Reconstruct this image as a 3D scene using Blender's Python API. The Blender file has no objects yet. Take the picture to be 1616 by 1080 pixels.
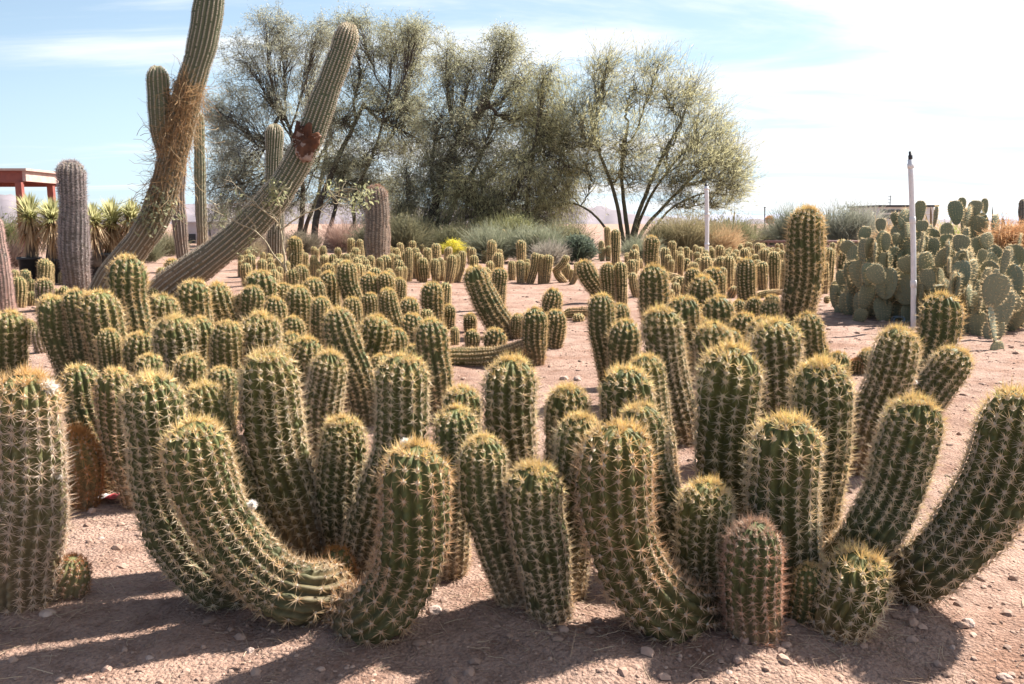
import bpy, math, random
import numpy as np
from mathutils import Vector

# ------------------------------------------------------------------ camera, world, sun, exposure
sc = bpy.context.scene
COL = sc.collection
EYE, FPX, CX, CY, HZ = 1.15, 1347.0, 808.0, 540.0, 350.0
PITCH = math.atan((CY - HZ) / FPX)
cam_d = bpy.data.cameras.new('camera')
cam_d.sensor_width = 36.0
cam_d.lens = 30.0
cam_d.clip_start = 0.05
cam_d.clip_end = 5000
cam = bpy.data.objects.new('camera', cam_d)
COL.objects.link(cam)
cam.location = (0, 0, EYE)
cam.rotation_euler = (math.pi / 2 - PITCH, 0, 0)
sc.camera = cam

SUN_AZ, SUN_EL = math.radians(58), math.radians(47)     # azimuth to the right of the view
w = bpy.data.worlds.new('World')
sc.world = w
w.use_nodes = True
nt = w.node_tree
nt.nodes.clear()
def N(nt, t, **kw):
    n = nt.nodes.new(t)
    for k, v in kw.items():
        setattr(n, k, v)
    return n
def L(nt, a, ao, b, bi):
    nt.links.new(a.outputs[ao], b.inputs[bi])
sky = N(nt, 'ShaderNodeTexSky', sky_type='NISHITA')
sky.sun_disc = False
sky.sun_elevation = SUN_EL
sky.sun_rotation = SUN_AZ
sky.air_density = 1.0
sky.dust_density = 1.0
sky.ozone_density = 1.6
bg = N(nt, 'ShaderNodeBackground')
bg.inputs['Strength'].default_value = 0.055
out = N(nt, 'ShaderNodeOutputWorld')
# thin streaked cirrus: noise on the plane of the cloud layer
tc = N(nt, 'ShaderNodeTexCoord')
sep = N(nt, 'ShaderNodeSeparateXYZ')
L(nt, tc, 'Generated', sep, 0)
def M(nt, op, a, b=None, clamp=False):
    n = N(nt, 'ShaderNodeMath', operation=op)
    n.use_clamp = clamp
    for i, v in enumerate((a, b)):
        if v is None: continue
        if isinstance(v, (int, float)): n.inputs[i].default_value = v
        else: nt.links.new(v, n.inputs[i])
    return n.outputs[0]
zz = M(nt, 'ADD', M(nt, 'MAXIMUM', sep.outputs['Z'], 0.0), 0.10)
px_ = M(nt, 'DIVIDE', sep.outputs['X'], zz)
py_ = M(nt, 'DIVIDE', sep.outputs['Y'], zz)
comb = N(nt, 'ShaderNodeCombineXYZ')
nt.links.new(px_, comb.inputs[0]); nt.links.new(py_, comb.inputs[1])
mp = N(nt, 'ShaderNodeMapping')
mp.inputs['Rotation'].default_value = (0, 0, math.radians(-38))
mp.inputs['Scale'].default_value = (0.34, 1.15, 1)
L(nt, comb, 0, mp, 0)
n1 = N(nt, 'ShaderNodeTexNoise')
n1.inputs['Scale'].default_value = 0.9; n1.inputs['Detail'].default_value = 9
n1.inputs['Roughness'].default_value = 0.58; n1.inputs['Distortion'].default_value = 0.6
L(nt, mp, 0, n1, 'Vector')
n2 = N(nt, 'ShaderNodeTexNoise')
n2.inputs['Scale'].default_value = 0.35; n2.inputs['Detail'].default_value = 3
L(nt, comb, 0, n2, 'Vector')
az = M(nt, 'MULTIPLY', M(nt, 'ADD', sep.outputs['X'], 0.02), 0.39)          # the cloud bank thickens to the right of the view
az = M(nt, 'ADD', az, M(nt, 'MULTIPLY', M(nt, 'SUBTRACT', 0.45, sep.outputs['Z']), 0.12))
cl = M(nt, 'ADD', M(nt, 'ADD', M(nt, 'ADD', M(nt, 'MULTIPLY', n1.outputs[0], 1.7), -0.35), M(nt, 'MULTIPLY', n2.outputs[0], 0.35)), az)
rmp = N(nt, 'ShaderNodeMapRange', interpolation_type='SMOOTHSTEP')
nt.links.new(cl, rmp.inputs['Value'])
rmp.inputs['From Min'].default_value = 0.60; rmp.inputs['From Max'].default_value = 0.92
rmp.inputs['To Min'].default_value = 0.0; rmp.inputs['To Max'].default_value = 0.9
mixc = N(nt, 'ShaderNodeMix', data_type='RGBA')
# cloud and milky air scatter light forward: strongest on the sun's side of the sky
fw = M(nt, 'ADD', M(nt, 'MULTIPLY', sep.outputs['X'], math.sin(SUN_AZ)), M(nt, 'MULTIPLY', sep.outputs['Y'], math.cos(SUN_AZ)))
fwd = N(nt, 'ShaderNodeMapRange', interpolation_type='SMOOTHSTEP')
nt.links.new(fw, fwd.inputs['Value'])
fwd.inputs['From Min'].default_value = -0.48; fwd.inputs['From Max'].default_value = 0.35
cfac = M(nt, 'MULTIPLY', rmp.outputs[0], fwd.outputs[0])
nt.links.new(cfac, mixc.inputs['Factor'])
mixc.inputs['B'].default_value = (7.7, 7.85, 8.0, 1)
hz = N(nt, 'ShaderNodeMapRange', interpolation_type='SMOOTHSTEP')      # milky air low over the horizon
L(nt, sep, 'Z', hz, 'Value')
hz.inputs['From Min'].default_value = -0.02; hz.inputs['From Max'].default_value = 0.26
hz.inputs['To Min'].default_value = 0.85; hz.inputs['To Max'].default_value = 0.34
mixh = N(nt, 'ShaderNodeMix', data_type='RGBA')
nt.links.new(M(nt, 'MULTIPLY', hz.outputs[0], fwd.outputs[0]), mixh.inputs['Factor'])
nt.links.new(sky.outputs[0], mixh.inputs['A'])
mixh.inputs['B'].default_value = (5.4, 7.2, 8.6, 1)
nt.links.new(mixh.outputs['Result'], mixc.inputs['A'])
nt.links.new(mixc.outputs['Result'], bg.inputs['Color'])
L(nt, bg, 0, out, 0)

sd = bpy.data.lights.new('sun', 'SUN')
sd.energy = 5.0
sd.angle = math.radians(0.53)
sd.color = (1.0, 0.94, 0.85)
sun = bpy.data.objects.new('sun', sd)
COL.objects.link(sun)
sdir = Vector((math.sin(SUN_AZ) * math.cos(SUN_EL), math.cos(SUN_AZ) * math.cos(SUN_EL), math.sin(SUN_EL)))
sun.rotation_euler = sdir.to_track_quat('Z', 'Y').to_euler()
sun.location = (20, 15, 30)
sc.view_settings.view_transform = 'Standard'
sc.view_settings.look = 'None'
sc.view_settings.gamma = 1
sc.view_settings.exposure = 1.52
sc.render.engine = 'CYCLES'
sc.cycles.max_bounces = 6
sc.cycles.diffuse_bounces = 3
sc.cycles.transmission_bounces = 4
sc.cycles.use_denoising = True

# ------------------------------------------------------------------ pixel helpers (photo pixels -> points of the place)
cp, sp_ = math.cos(PITCH), math.sin(PITCH)
def ray(x, y):
    u, v = (x - CX) / FPX, (CY - y) / FPX
    return np.array((u, cp + v * sp_, -sp_ + v * cp))
def gy_depth(y):
    d = ray(CX, y)
    return EYE / -d[2] * d[1]
def at(x, y, Y):
    d = ray(x, y)
    return np.array((0, 0, EYE)) + d * (Y / d[1])
def ground(x, y):
    return at(x, y, gy_depth(y))
def wsize(px, Y):
    return px * Y / FPX

# ------------------------------------------------------------------ mesh helpers
def build(name, V, quads=None, tris=None, mats=(), mq=0, mt=0, parent=None, smooth_q=True, smooth_t=False, attrs=None, loc=None):
    V = np.asarray(V, dtype=np.float32).reshape(-1, 3)
    if loc is not None:
        V = V - np.asarray(loc, dtype=np.float32)
    q = np.zeros((0, 4), np.int32) if quads is None or len(quads) == 0 else np.asarray(quads, np.int32)
    t = np.zeros((0, 3), np.int32) if tris is None or len(tris) == 0 else np.asarray(tris, np.int32)
    me = bpy.data.meshes.new(name)
    me.vertices.add(len(V))
    me.vertices.foreach_set('co', V.ravel())
    nl = q.size + t.size
    me.loops.add(nl)
    me.loops.foreach_set('vertex_index', np.concatenate((q.ravel(), t.ravel())).astype(np.int32))
    npoly = len(q) + len(t)
    me.polygons.add(npoly)
    ls = np.concatenate((np.arange(len(q)) * 4, q.size + np.arange(len(t)) * 3)).astype(np.int32)
    me.polygons.foreach_set('loop_start', ls)
    for m in mats:
        me.materials.append(m)
    mi = np.concatenate((np.broadcast_to(np.asarray(mq), (len(q),)), np.broadcast_to(np.asarray(mt), (len(t),)))).astype(np.int32)
    me.polygons.foreach_set('material_index', mi)
    sm = np.concatenate((np.broadcast_to(np.asarray(smooth_q), (len(q),)), np.broadcast_to(np.asarray(smooth_t), (len(t),)))).astype(bool)
    me.update(calc_edges=True)
    me.polygons.foreach_set('use_smooth', sm)
    for k, a in (attrs or {}).items():
        a = np.asarray(a, np.float32)
        if a.ndim == 2:
            at_ = me.attributes.new(k, 'FLOAT_COLOR', 'POINT')
            if a.shape[1] == 3:
                a = np.concatenate((a, np.ones((len(a), 1), np.float32)), 1)
            at_.data.foreach_set('color', np.ascontiguousarray(a).ravel())
        else:
            at_ = me.attributes.new(k, 'FLOAT', 'POINT')
            at_.data.foreach_set('value', a)
    me.validate()
    o = bpy.data.objects.new(name, me)
    COL.objects.link(o)
    if parent is not None:
        o.parent = parent
        if loc is not None:
            o.location = Vector(loc) - parent.location
        else:
            o.matrix_parent_inverse = parent_inv(parent)
    elif loc is not None:
        o.location = loc
    return o
def parent_inv(p):
    from mathutils import Matrix
    return Matrix.Translation(-p.location)
def thing(name, label, cat, loc, group=None):
    o = bpy.data.objects.new(name, None)
    COL.objects.link(o)
    o.location = loc
    o.empty_display_size = 0.2
    return tag(o, label, cat, group)
def tag(o, label=None, cat=None, group=None, kind=None):
    if label: o['label'] = label
    if cat: o['category'] = cat
    if group: o['group'] = group
    if kind: o['kind'] = kind
    return o

class MB:
    """collects pieces into one mesh"""
    def __init__(s):
        s.V, s.Q, s.T, s.n = [], [], [], 0
        s.C = []
    def add(s, V, Q=None, T=None, C=None):
        V = np.asarray(V, np.float32).reshape(-1, 3)
        s.V.append(V)
        if Q is not None and len(Q): s.Q.append(np.asarray(Q, np.int64) + s.n)
        if T is not None and len(T): s.T.append(np.asarray(T, np.int64) + s.n)
        if C is not None: s.C.append(np.broadcast_to(np.asarray(C, np.float32), (len(V), 3)))
        s.n += len(V)
        return s
    def box(s, lo, hi, C=None):
        x0, y0, z0 = lo; x1, y1, z1 = hi
        V = [(x0,y0,z0),(x1,y0,z0),(x1,y1,z0),(x0,y1,z0),(x0,y0,z1),(x1,y0,z1),(x1,y1,z1),(x0,y1,z1)]
        Q = [(0,3,2,1),(4,5,6,7),(0,1,5,4),(1,2,6,5),(2,3,7,6),(3,0,4,7)]
        return s.add(V, Q, C=C)
    def tube(s, P, R, k=6, C=None, cap=True):
        P = np.asarray(P, float); R = np.broadcast_to(np.asarray(R, float), (len(P),))
        T, A, B = frames(P)
        th = np.arange(k) * 2 * math.pi / k
        ring = (A[:, None, :] * np.cos(th)[None, :, None] + B[:, None, :] * np.sin(th)[None, :, None]) * R[:, None, None] + P[:, None, :]
        n = len(P)
        i = np.arange(n - 1)[:, None] * k; j = np.arange(k)[None, :]; j2 = (j + 1) % k
        Q = np.stack((i + j, i + j2, i + k + j2, i + k + j), -1).reshape(-1, 4)
        V = ring.reshape(-1, 3); Tr = None
        if cap:
            V = np.concatenate((V, P[:1], P[-1:]))
            jj = np.arange(k); jn = (jj + 1) % k
            Tr = np.concatenate((np.stack((np.full(k, n * k), jn, jj), -1), np.stack((np.full(k, n * k + 1), (n - 1) * k + jj, (n - 1) * k + jn), -1)))
        return s.add(V, Q, Tr, C=C)
    def lathe(s, prof, c=(0, 0, 0), k=24, C=None):
        prof = np.asarray(prof, float); th = np.arange(k) * 2 * math.pi / k
        V = np.stack((prof[:, 0, None] * np.cos(th) + c[0], prof[:, 0, None] * np.sin(th) + c[1], np.repeat(prof[:, 1, None], k, 1) + c[2]), -1).reshape(-1, 3)
        n = len(prof)
        i = np.arange(n - 1)[:, None] * k; j = np.arange(k)[None, :]; j2 = (j + 1) % k
        return s.add(V, np.stack((i + j, i + j2, i + k + j2, i + k + j), -1).reshape(-1, 4), C=C)
    def out(s, name, mat, parent=None, smooth=True, loc=None):
        V = np.concatenate(s.V)
        at_ = {'Col': np.concatenate(s.C)} if s.C and sum(map(len, s.C)) == len(V) else None
        return build(name, V, np.concatenate(s.Q) if s.Q else None, np.concatenate(s.T) if s.T else None, [mat], parent=parent,
                     smooth_q=smooth, smooth_t=smooth, attrs=at_, loc=loc)

def norm(a):
    return a / np.maximum(np.linalg.norm(a, axis=-1, keepdims=True), 1e-9)
def frames(P):
    """parallel-transported frames along a polyline"""
    P = np.asarray(P, float)
    T = np.empty_like(P)
    T[1:-1] = P[2:] - P[:-2]; T[0] = P[1] - P[0]; T[-1] = P[-1] - P[-2]
    T = norm(T)
    A = np.empty_like(P)
    a = np.cross(T[0], (0, 1, 0))
    if np.linalg.norm(a) < 1e-3: a = np.cross(T[0], (1, 0, 0))
    A[0] = norm(a)
    for i in range(1, len(P)):
        a = A[i - 1] - T[i] * np.dot(A[i - 1], T[i])
        A[i] = a / max(np.linalg.norm(a), 1e-9)
    return T, A, np.cross(T, A)
def spline(P, n=80):
    """Catmull-Rom through the points, resampled evenly by length"""
    P = np.asarray(P, float)
    if len(P) == 2:
        pts = P[0] + (P[1] - P[0]) * np.linspace(0, 1, n)[:, None]
    else:
        Q = np.concatenate((2 * P[:1] - P[1:2], P, 2 * P[-1:] - P[-2:-1]))
        out_ = []
        for i in range(1, len(Q) - 2):
            t = np.linspace(0, 1, 24, endpoint=False)[:, None]
            p0, p1, p2, p3 = Q[i - 1], Q[i], Q[i + 1], Q[i + 2]
            out_.append(0.5 * (2 * p1 + (p2 - p0) * t + (2 * p0 - 5 * p1 + 4 * p2 - p3) * t ** 2 + (3 * p1 - p0 - 3 * p2 + p3) * t ** 3))
        out_.append(P[-1:])
        pts = np.concatenate(out_)
    d = np.concatenate(([0], np.cumsum(np.linalg.norm(np.diff(pts, axis=0), axis=1))))
    s = np.linspace(0, d[-1], n)
    return np.stack([np.interp(s, d, pts[:, i]) for i in range(3)], -1), d[-1]
_rn = np.random.default_rng(7)
_G = _rn.random((257, 257))
def vnoise(x, y):
    x = np.asarray(x, float); y = np.asarray(y, float)
    xi = np.floor(x).astype(int); yi = np.floor(y).astype(int)
    fx, fy = x - xi, y - yi
    fx = fx * fx * (3 - 2 * fx); fy = fy * fy * (3 - 2 * fy)
    a = _G[xi % 256, yi % 256]; b = _G[(xi + 1) % 256, yi % 256]
    c = _G[xi % 256, (yi + 1) % 256]; d = _G[(xi + 1) % 256, (yi + 1) % 256]
    return (a * (1 - fx) + b * fx) * (1 - fy) + (c * (1 - fx) + d * fx) * fy
def fbm(x, y, o=4):
    s, a = 0, 0.5
    for i in range(o):
        s = s + a * (vnoise(x * 2 ** i + 17 * i, y * 2 ** i + 5 * i) - 0.5); a *= 0.5
    return s
_MND = np.array([ground(px, py)[:2] for px, py in ((540, 965), (600, 1000), (820, 965), (872, 990), (1110, 985), (1186, 1015), (1255, 965), (1325, 1005), (1395, 950), (1315, 915), (40, 965), (110, 950), (200, 790), (122, 806), (486, 885), (812, 812), (1150, 880), (890, 950))])
def ground_z(x, y):
    x = np.asarray(x, float); y = np.asarray(y, float)
    mound = np.zeros(np.broadcast(x, y).shape)
    for mx_, my_ in _MND:          # soil and debris banked up round the feet of the front plants
        mound = mound + 0.026 * np.exp(-((x - mx_) ** 2 + (y - my_) ** 2) / 0.028)
    mound = np.minimum(mound, 0.045)
    f = np.clip(1.6 / (1 + 0.02 * np.hypot(x, y)), 0, 1)
    return (0.05 * fbm(x * 0.9, y * 0.9, 3) + 0.040 * fbm(x * 4.3, y * 4.3, 3) + 0.014 * fbm(x * 19, y * 19, 3)) * f + mound * (0.75 + 0.9 * fbm(x * 11 + 3, y * 11, 3))

# ------------------------------------------------------------------ materials
def mat(name):
    m = bpy.data.materials.new(name)
    m.use_nodes = True
    nt = m.node_tree
    b = nt.nodes['Principled BSDF']
    return m, nt, b
def noise(nt, scale, detail=4, rough=0.55, co='Object', vec=None):
    n = N(nt, 'ShaderNodeTexNoise')
    n.inputs['Scale'].default_value = scale; n.inputs['Detail'].default_value = detail; n.inputs['Roughness'].default_value = rough
    if vec is None:
        t = N(nt, 'ShaderNodeTexCoord'); L(nt, t, co, n, 'Vector')
    else:
        nt.links.new(vec, n.inputs['Vector'])
    return n
def ramp(nt, src, stops):
    r = N(nt, 'ShaderNodeValToRGB')
    e = r.color_ramp.elements
    while len(e) < len(stops): e.new(0.5)
    for el, (p, c) in zip(e, stops):
        el.position = p; el.color = (*c, 1)
    nt.links.new(src, r.inputs[0])
    return r
def mixrgb(nt, f, a, b, mode='MIX'):
    m = N(nt, 'ShaderNodeMix', data_type='RGBA', blend_type=mode)
    for i, v in (('Factor', f), ('A', a), ('B', b)):
        if isinstance(v, (int, float)): m.inputs[i].default_value = v
        elif isinstance(v, tuple): m.inputs[i].default_value = (*v, 1)
        else: nt.links.new(v, m.inputs[i])
    return m.outputs['Result']
def bump(nt, b, src, strength, dist=0.01):
    n = N(nt, 'ShaderNodeBump')
    n.inputs['Strength'].default_value = strength; n.inputs['Distance'].default_value = dist
    nt.links.new(src, n.inputs['Height']); L(nt, n, 0, b, 'Normal')
    return n
def simple(name, c0, c1=None, scale=20, rough=0.8, bmp=0.0, spec=0.3):
    m, nt, b = mat(name)
    n = noise(nt, scale)
    c1 = c1 or tuple(x * 0.75 for x in c0)
    r = ramp(nt, n.outputs[0], [(0.3, c1), (0.7, c0)])
    L(nt, r, 0, b, 'Base Color')
    b.inputs['Roughness'].default_value = rough
    b.inputs['Specular IOR Level'].default_value = spec
    if bmp: bump(nt, b, n.outputs[0], bmp, 0.01)
    return m
def blade(name, trans=0.45, rough=0.5, base=None, spec=0.3, sat=1.0):
    """thin things that glow when the sun stands behind them: colour from the Col attribute"""
    m, nt, b = mat(name)
    a = N(nt, 'ShaderNodeAttribute', attribute_name='Col')
    L(nt, a, 'Color', b, 'Base Color')
    b.inputs['Roughness'].default_value = rough
    b.inputs['Specular IOR Level'].default_value = spec
    t = N(nt, 'ShaderNodeBsdfTranslucent'); L(nt, a, 'Color', t, 'Color')
    mx = N(nt, 'ShaderNodeMixShader'); mx.inputs[0].default_value = trans
    L(nt, b, 0, mx, 1); L(nt, t, 0, mx, 2)
    L(nt, mx, 0, nt.nodes['Material Output'], 0)
    return m
def cactus_skin(name, young, mid, old, cork):
    m, nt, b = mat(name)
    t = N(nt, 'ShaderNodeAttribute', attribute_name='along')
    n = noise(nt, 9, 5)
    oi = N(nt, 'ShaderNodeObjectInfo')
    f = M(nt, 'ADD', t.outputs['Fac'], M(nt, 'MULTIPLY', M(nt, 'SUBTRACT', n.outputs[0], 0.5), 0.4))
    f = M(nt, 'SUBTRACT', f, M(nt, 'MULTIPLY', oi.outputs['Random'], 0.16))
    r = ramp(nt, f, [(0.0, cork), (0.19, old), (0.5, mid), (0.98, young)])
    n2 = noise(nt, 60, 4)
    r2 = ramp(nt, n2.outputs[0], [(0.35, (0.72, 0.72, 0.72)), (0.7, (1.12, 1.12, 1.12))])
    c = mixrgb(nt, 1.0, r.outputs[0], r2.outputs[0], 'MULTIPLY')
    n3 = noise(nt, 26, 6, 0.7)                       # corky scars
    s3 = ramp(nt, n3.outputs[0], [(0.66, (0, 0, 0)), (0.74, (1, 1, 1))])
    c = mixrgb(nt, M(nt, 'MULTIPLY', s3.outputs[0], 0.5), c, cork)
    rv = ramp(nt, oi.outputs['Random'], [(0.0, (0.80, 0.86, 0.85)), (0.35, (1.05, 1.0, 0.9)), (0.7, (0.92, 1.0, 1.0)), (1.0, (1.2, 1.12, 0.95))])
    c = mixrgb(nt, 1.0, c, rv.outputs[0], 'MULTIPLY')
    nt.links.new(c, b.inputs['Base Color'])
    b.inputs['Roughness'].default_value = 0.62
    b.inputs['Specular IOR Level'].default_value = 0.25
    bump(nt, b, n2.outputs[0], 0.25, 0.004)
    return m

SKIN = cactus_skin('cactus_skin', (0.130, 0.135, 0.046), (0.082, 0.089, 0.034), (0.098, 0.092, 0.042), (0.21, 0.145, 0.085))
SKIN_PALE = cactus_skin('pale_cactus_skin', (0.17, 0.17, 0.07), (0.17, 0.15, 0.075), (0.19, 0.15, 0.09), (0.24, 0.17, 0.11))
SAGUARO = cactus_skin('saguaro_skin', (0.15, 0.17, 0.10), (0.16, 0.165, 0.105), (0.18, 0.165, 0.12), (0.26, 0.18, 0.12))
GREYSKIN = cactus_skin('grey_column_skin', (0.15, 0.13, 0.12), (0.16, 0.14, 0.13), (0.19, 0.15, 0.13), (0.24, 0.17, 0.13))
SPINE = blade('cactus_spine', 0.5, 0.45)
LEAF = blade('leaf', 0.55, 0.55)
STRAW = blade('straw', 0.35, 0.8)
BARK = simple('bark', (0.13, 0.105, 0.085), (0.06, 0.048, 0.04), 9, 0.95, 0.5)
GREENBARK = simple('green_bark', (0.15, 0.14, 0.085), (0.08, 0.07, 0.05), 6, 0.9, 0.3)
TWIG = simple('pale_twig', (0.42, 0.36, 0.25), (0.28, 0.23, 0.15), 30, 0.8)
WHITEPAINT = simple('white_painted_pipe', (0.80, 0.78, 0.80), (0.70, 0.67, 0.68), 14, 0.45)
DARKMETAL = simple('dark_fitting', (0.05, 0.05, 0.055), None, 30, 0.5)
BLACKPOT = simple('black_plastic', (0.035, 0.037, 0.042), (0.022, 0.022, 0.025), 12, 0.55, 0.0, 0.5)
REDWOOD = simple('red_painted_wood', (0.30, 0.095, 0.075), (0.22, 0.07, 0.06), 10, 0.7)
PINKWOOD = simple('sunlit_red_paint', (0.55, 0.40, 0.36), (0.42, 0.27, 0.24), 8, 0.75)  # the red paint made pale pink: sunlight put into its colour
DARKWOOD = simple('dark_wood', (0.10, 0.07, 0.055), (0.05, 0.035, 0.03), 12, 0.9, 0.4)
GREYWALL = simple('grey_metal_siding', (0.52, 0.49, 0.52), (0.45, 0.42, 0.45), 3, 0.7)
WHITEWALL = simple('white_wall', (0.78, 0.78, 0.78), (0.70, 0.70, 0.70), 3, 0.7)
DARKGLASS = simple('dark_window_glass', (0.04, 0.05, 0.055), None, 3, 0.15, 0, 0.6)
ROCK = simple('rock', (0.52, 0.40, 0.34), (0.33, 0.23, 0.19), 25, 0.95, 0.6)
SUNLITROCK = simple('sunlit_rock', (0.78, 0.74, 0.70), (0.62, 0.56, 0.50), 5, 0.9, 0.4)  # whiteness stands in for sun glints on the rock
WOUND = simple('rotten_brown_flesh', (0.17, 0.075, 0.042), (0.035, 0.016, 0.011), 5, 0.95, 0.9)
WOUNDPALE = simple('pale_torn_flesh', (0.34, 0.25, 0.21), (0.11, 0.065, 0.05), 9, 0.95, 0.8)
WOOL = blade('white_wool', 0.4, 0.9)
PADSKIN = cactus_skin('pad_skin', (0.25, 0.26, 0.18), (0.22, 0.23, 0.165), (0.20, 0.21, 0.15), (0.24, 0.20, 0.14))

def ground_mat():
    m, nt, b = mat('desert_soil')
    t = N(nt, 'ShaderNodeTexCoord')
    v = t.outputs['Object']
    a = noise(nt, 0.35, 5, 0.6, vec=v)
    f = noise(nt, 9, 8, 0.72, vec=v)
    g = noise(nt, 75, 4, 0.7, vec=v)
    c1 = ramp(nt, a.outputs[0], [(0.3, (0.305, 0.195, 0.150)), (0.7, (0.375, 0.262, 0.212))])
    c2 = ramp(nt, f.outputs[0], [(0.32, (0.66, 0.60, 0.57)), (0.5, (1.0, 1.0, 1.0)), (0.72, (1.16, 1.15, 1.13))])
    c = mixrgb(nt, 1.0, c1.outputs[0], c2.outputs[0], 'MULTIPLY')
    c3 = ramp(nt, g.outputs[0], [(0.34, (0.70, 0.66, 0.64)), (0.52, (1.0, 1.0, 1.0)), (0.75, (1.15, 1.15, 1.15))])
    c = mixrgb(nt, 1.0, c, c3.outputs[0], 'MULTIPLY')
    d = noise(nt, 1.7, 6, 0.65, vec=v)               # crusted reddish patches and paler dusty ones
    c4 = ramp(nt, d.outputs[0], [(0.36, (0.80, 0.70, 0.64)), (0.5, (1.0, 1.0, 1.0)), (0.66, (1.22, 1.20, 1.18))])
    c = mixrgb(nt, 1.0, c, c4.outputs[0], 'MULTIPLY')
    nt.links.new(c, b.inputs['Base Color'])
    b.inputs['Roughness'].default_value = 0.97
    b.inputs['Specular IOR Level'].default_value = 0.15
    vo = N(nt, 'ShaderNodeTexVoronoi'); vo.inputs['Scale'].default_value = 85; nt.links.new(v, vo.inputs['Vector'])
    h = M(nt, 'ADD', M(nt, 'MULTIPLY', f.outputs[0], 0.9), M(nt, 'ADD', M(nt, 'MULTIPLY', g.outputs[0], 0.35), M(nt, 'MULTIPLY', vo.outputs['Distance'], -0.28)))
    bump(nt, b, h, 1.0, 0.03)
    return m
GROUND = ground_mat()

# ------------------------------------------------------------------ setting: ground, hills
def make_ground():
    ys = np.concatenate((np.linspace(-30, 0, 16)[:-1], np.linspace(0, 1.4, 10)[:-1], np.geomspace(1.4, 14, 420)[:-1], np.geomspace(14, 60, 60)[:-1], np.geomspace(60, 3000, 30)))
    u = np.linspace(-1, 1, 361)
    Yg = np.repeat(ys[:, None], len(u), 1)
    half = 2.2 + 0.95 * np.abs(ys) + 12 * (ys < 0)
    Xg = half[:, None] * u[None, :]
    Zg = ground_z(Xg, Yg)
    n, k = Xg.shape
    i = np.arange(n - 1)[:, None] * k; j = np.arange(k - 1)[None, :]
    Q = np.stack((i + j, i + j + 1, i + k + j + 1, i + k + j), -1).reshape(-1, 4)
    tag(build('ground', np.stack((Xg, Yg, Zg), -1), Q, mats=[GROUND]), kind='structure')
make_ground()
def hills(Y, prof, depth, col, seed):
    xs = np.arange(-900, 2500, 8.0)
    base = np.interp(xs, [p[0] for p in prof], [p[1] for p in prof])
    r = 5.0 * (fbm(xs / 90 + seed, xs * 0 + seed, 5))
    top = base + r
    rows = []
    for q, f in ((0, 0), (0.25, 0.42), (0.5, 0.72), (0.75, 0.93), (1, 1), (1.6, 0.3)):
        d = Y + depth * q
        X = (xs - CX) / FPX * Y
        Z = np.maximum((HZ - top) / FPX * Y, 0) * f + (fbm(xs / 25 + q * 9, xs / 40 + q * 31, 3) * 0.02 * Y * (0 < f < 1) if True else 0)
        rows.append(np.stack((X * (1 + depth * q / Y), np.full_like(xs, d), np.maximum(Z * (1 + depth * q / Y), -1) + 0.6 * (f > 0) - 1.2 * (f == 0)), -1))
    V = np.stack(rows); n, k = V.shape[:2]
    i = np.arange(n - 1)[:, None] * k; j = np.arange(k - 1)[None, :]
    Q = np.stack((i + j, i + j + 1, i + k + j + 1, i + k + j), -1).reshape(-1, 4)
    m = simple('hazy_hill_rock', col, tuple(c * 0.8 for c in col), 0.06, 1.0)  # distance haze is put into the hill colour, no air is built
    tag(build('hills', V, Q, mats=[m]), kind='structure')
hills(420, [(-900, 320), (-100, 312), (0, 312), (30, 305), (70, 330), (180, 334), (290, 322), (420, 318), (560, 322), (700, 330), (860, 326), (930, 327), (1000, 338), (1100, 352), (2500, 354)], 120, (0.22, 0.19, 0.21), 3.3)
hills(1500, [(-900, 350), (900, 350), (1050, 345), (1130, 340), (1165, 338), (1200, 341), (1260, 344), (1500, 343), (2500, 338)], 300, (0.34, 0.36, 0.46), 8.1)

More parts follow.
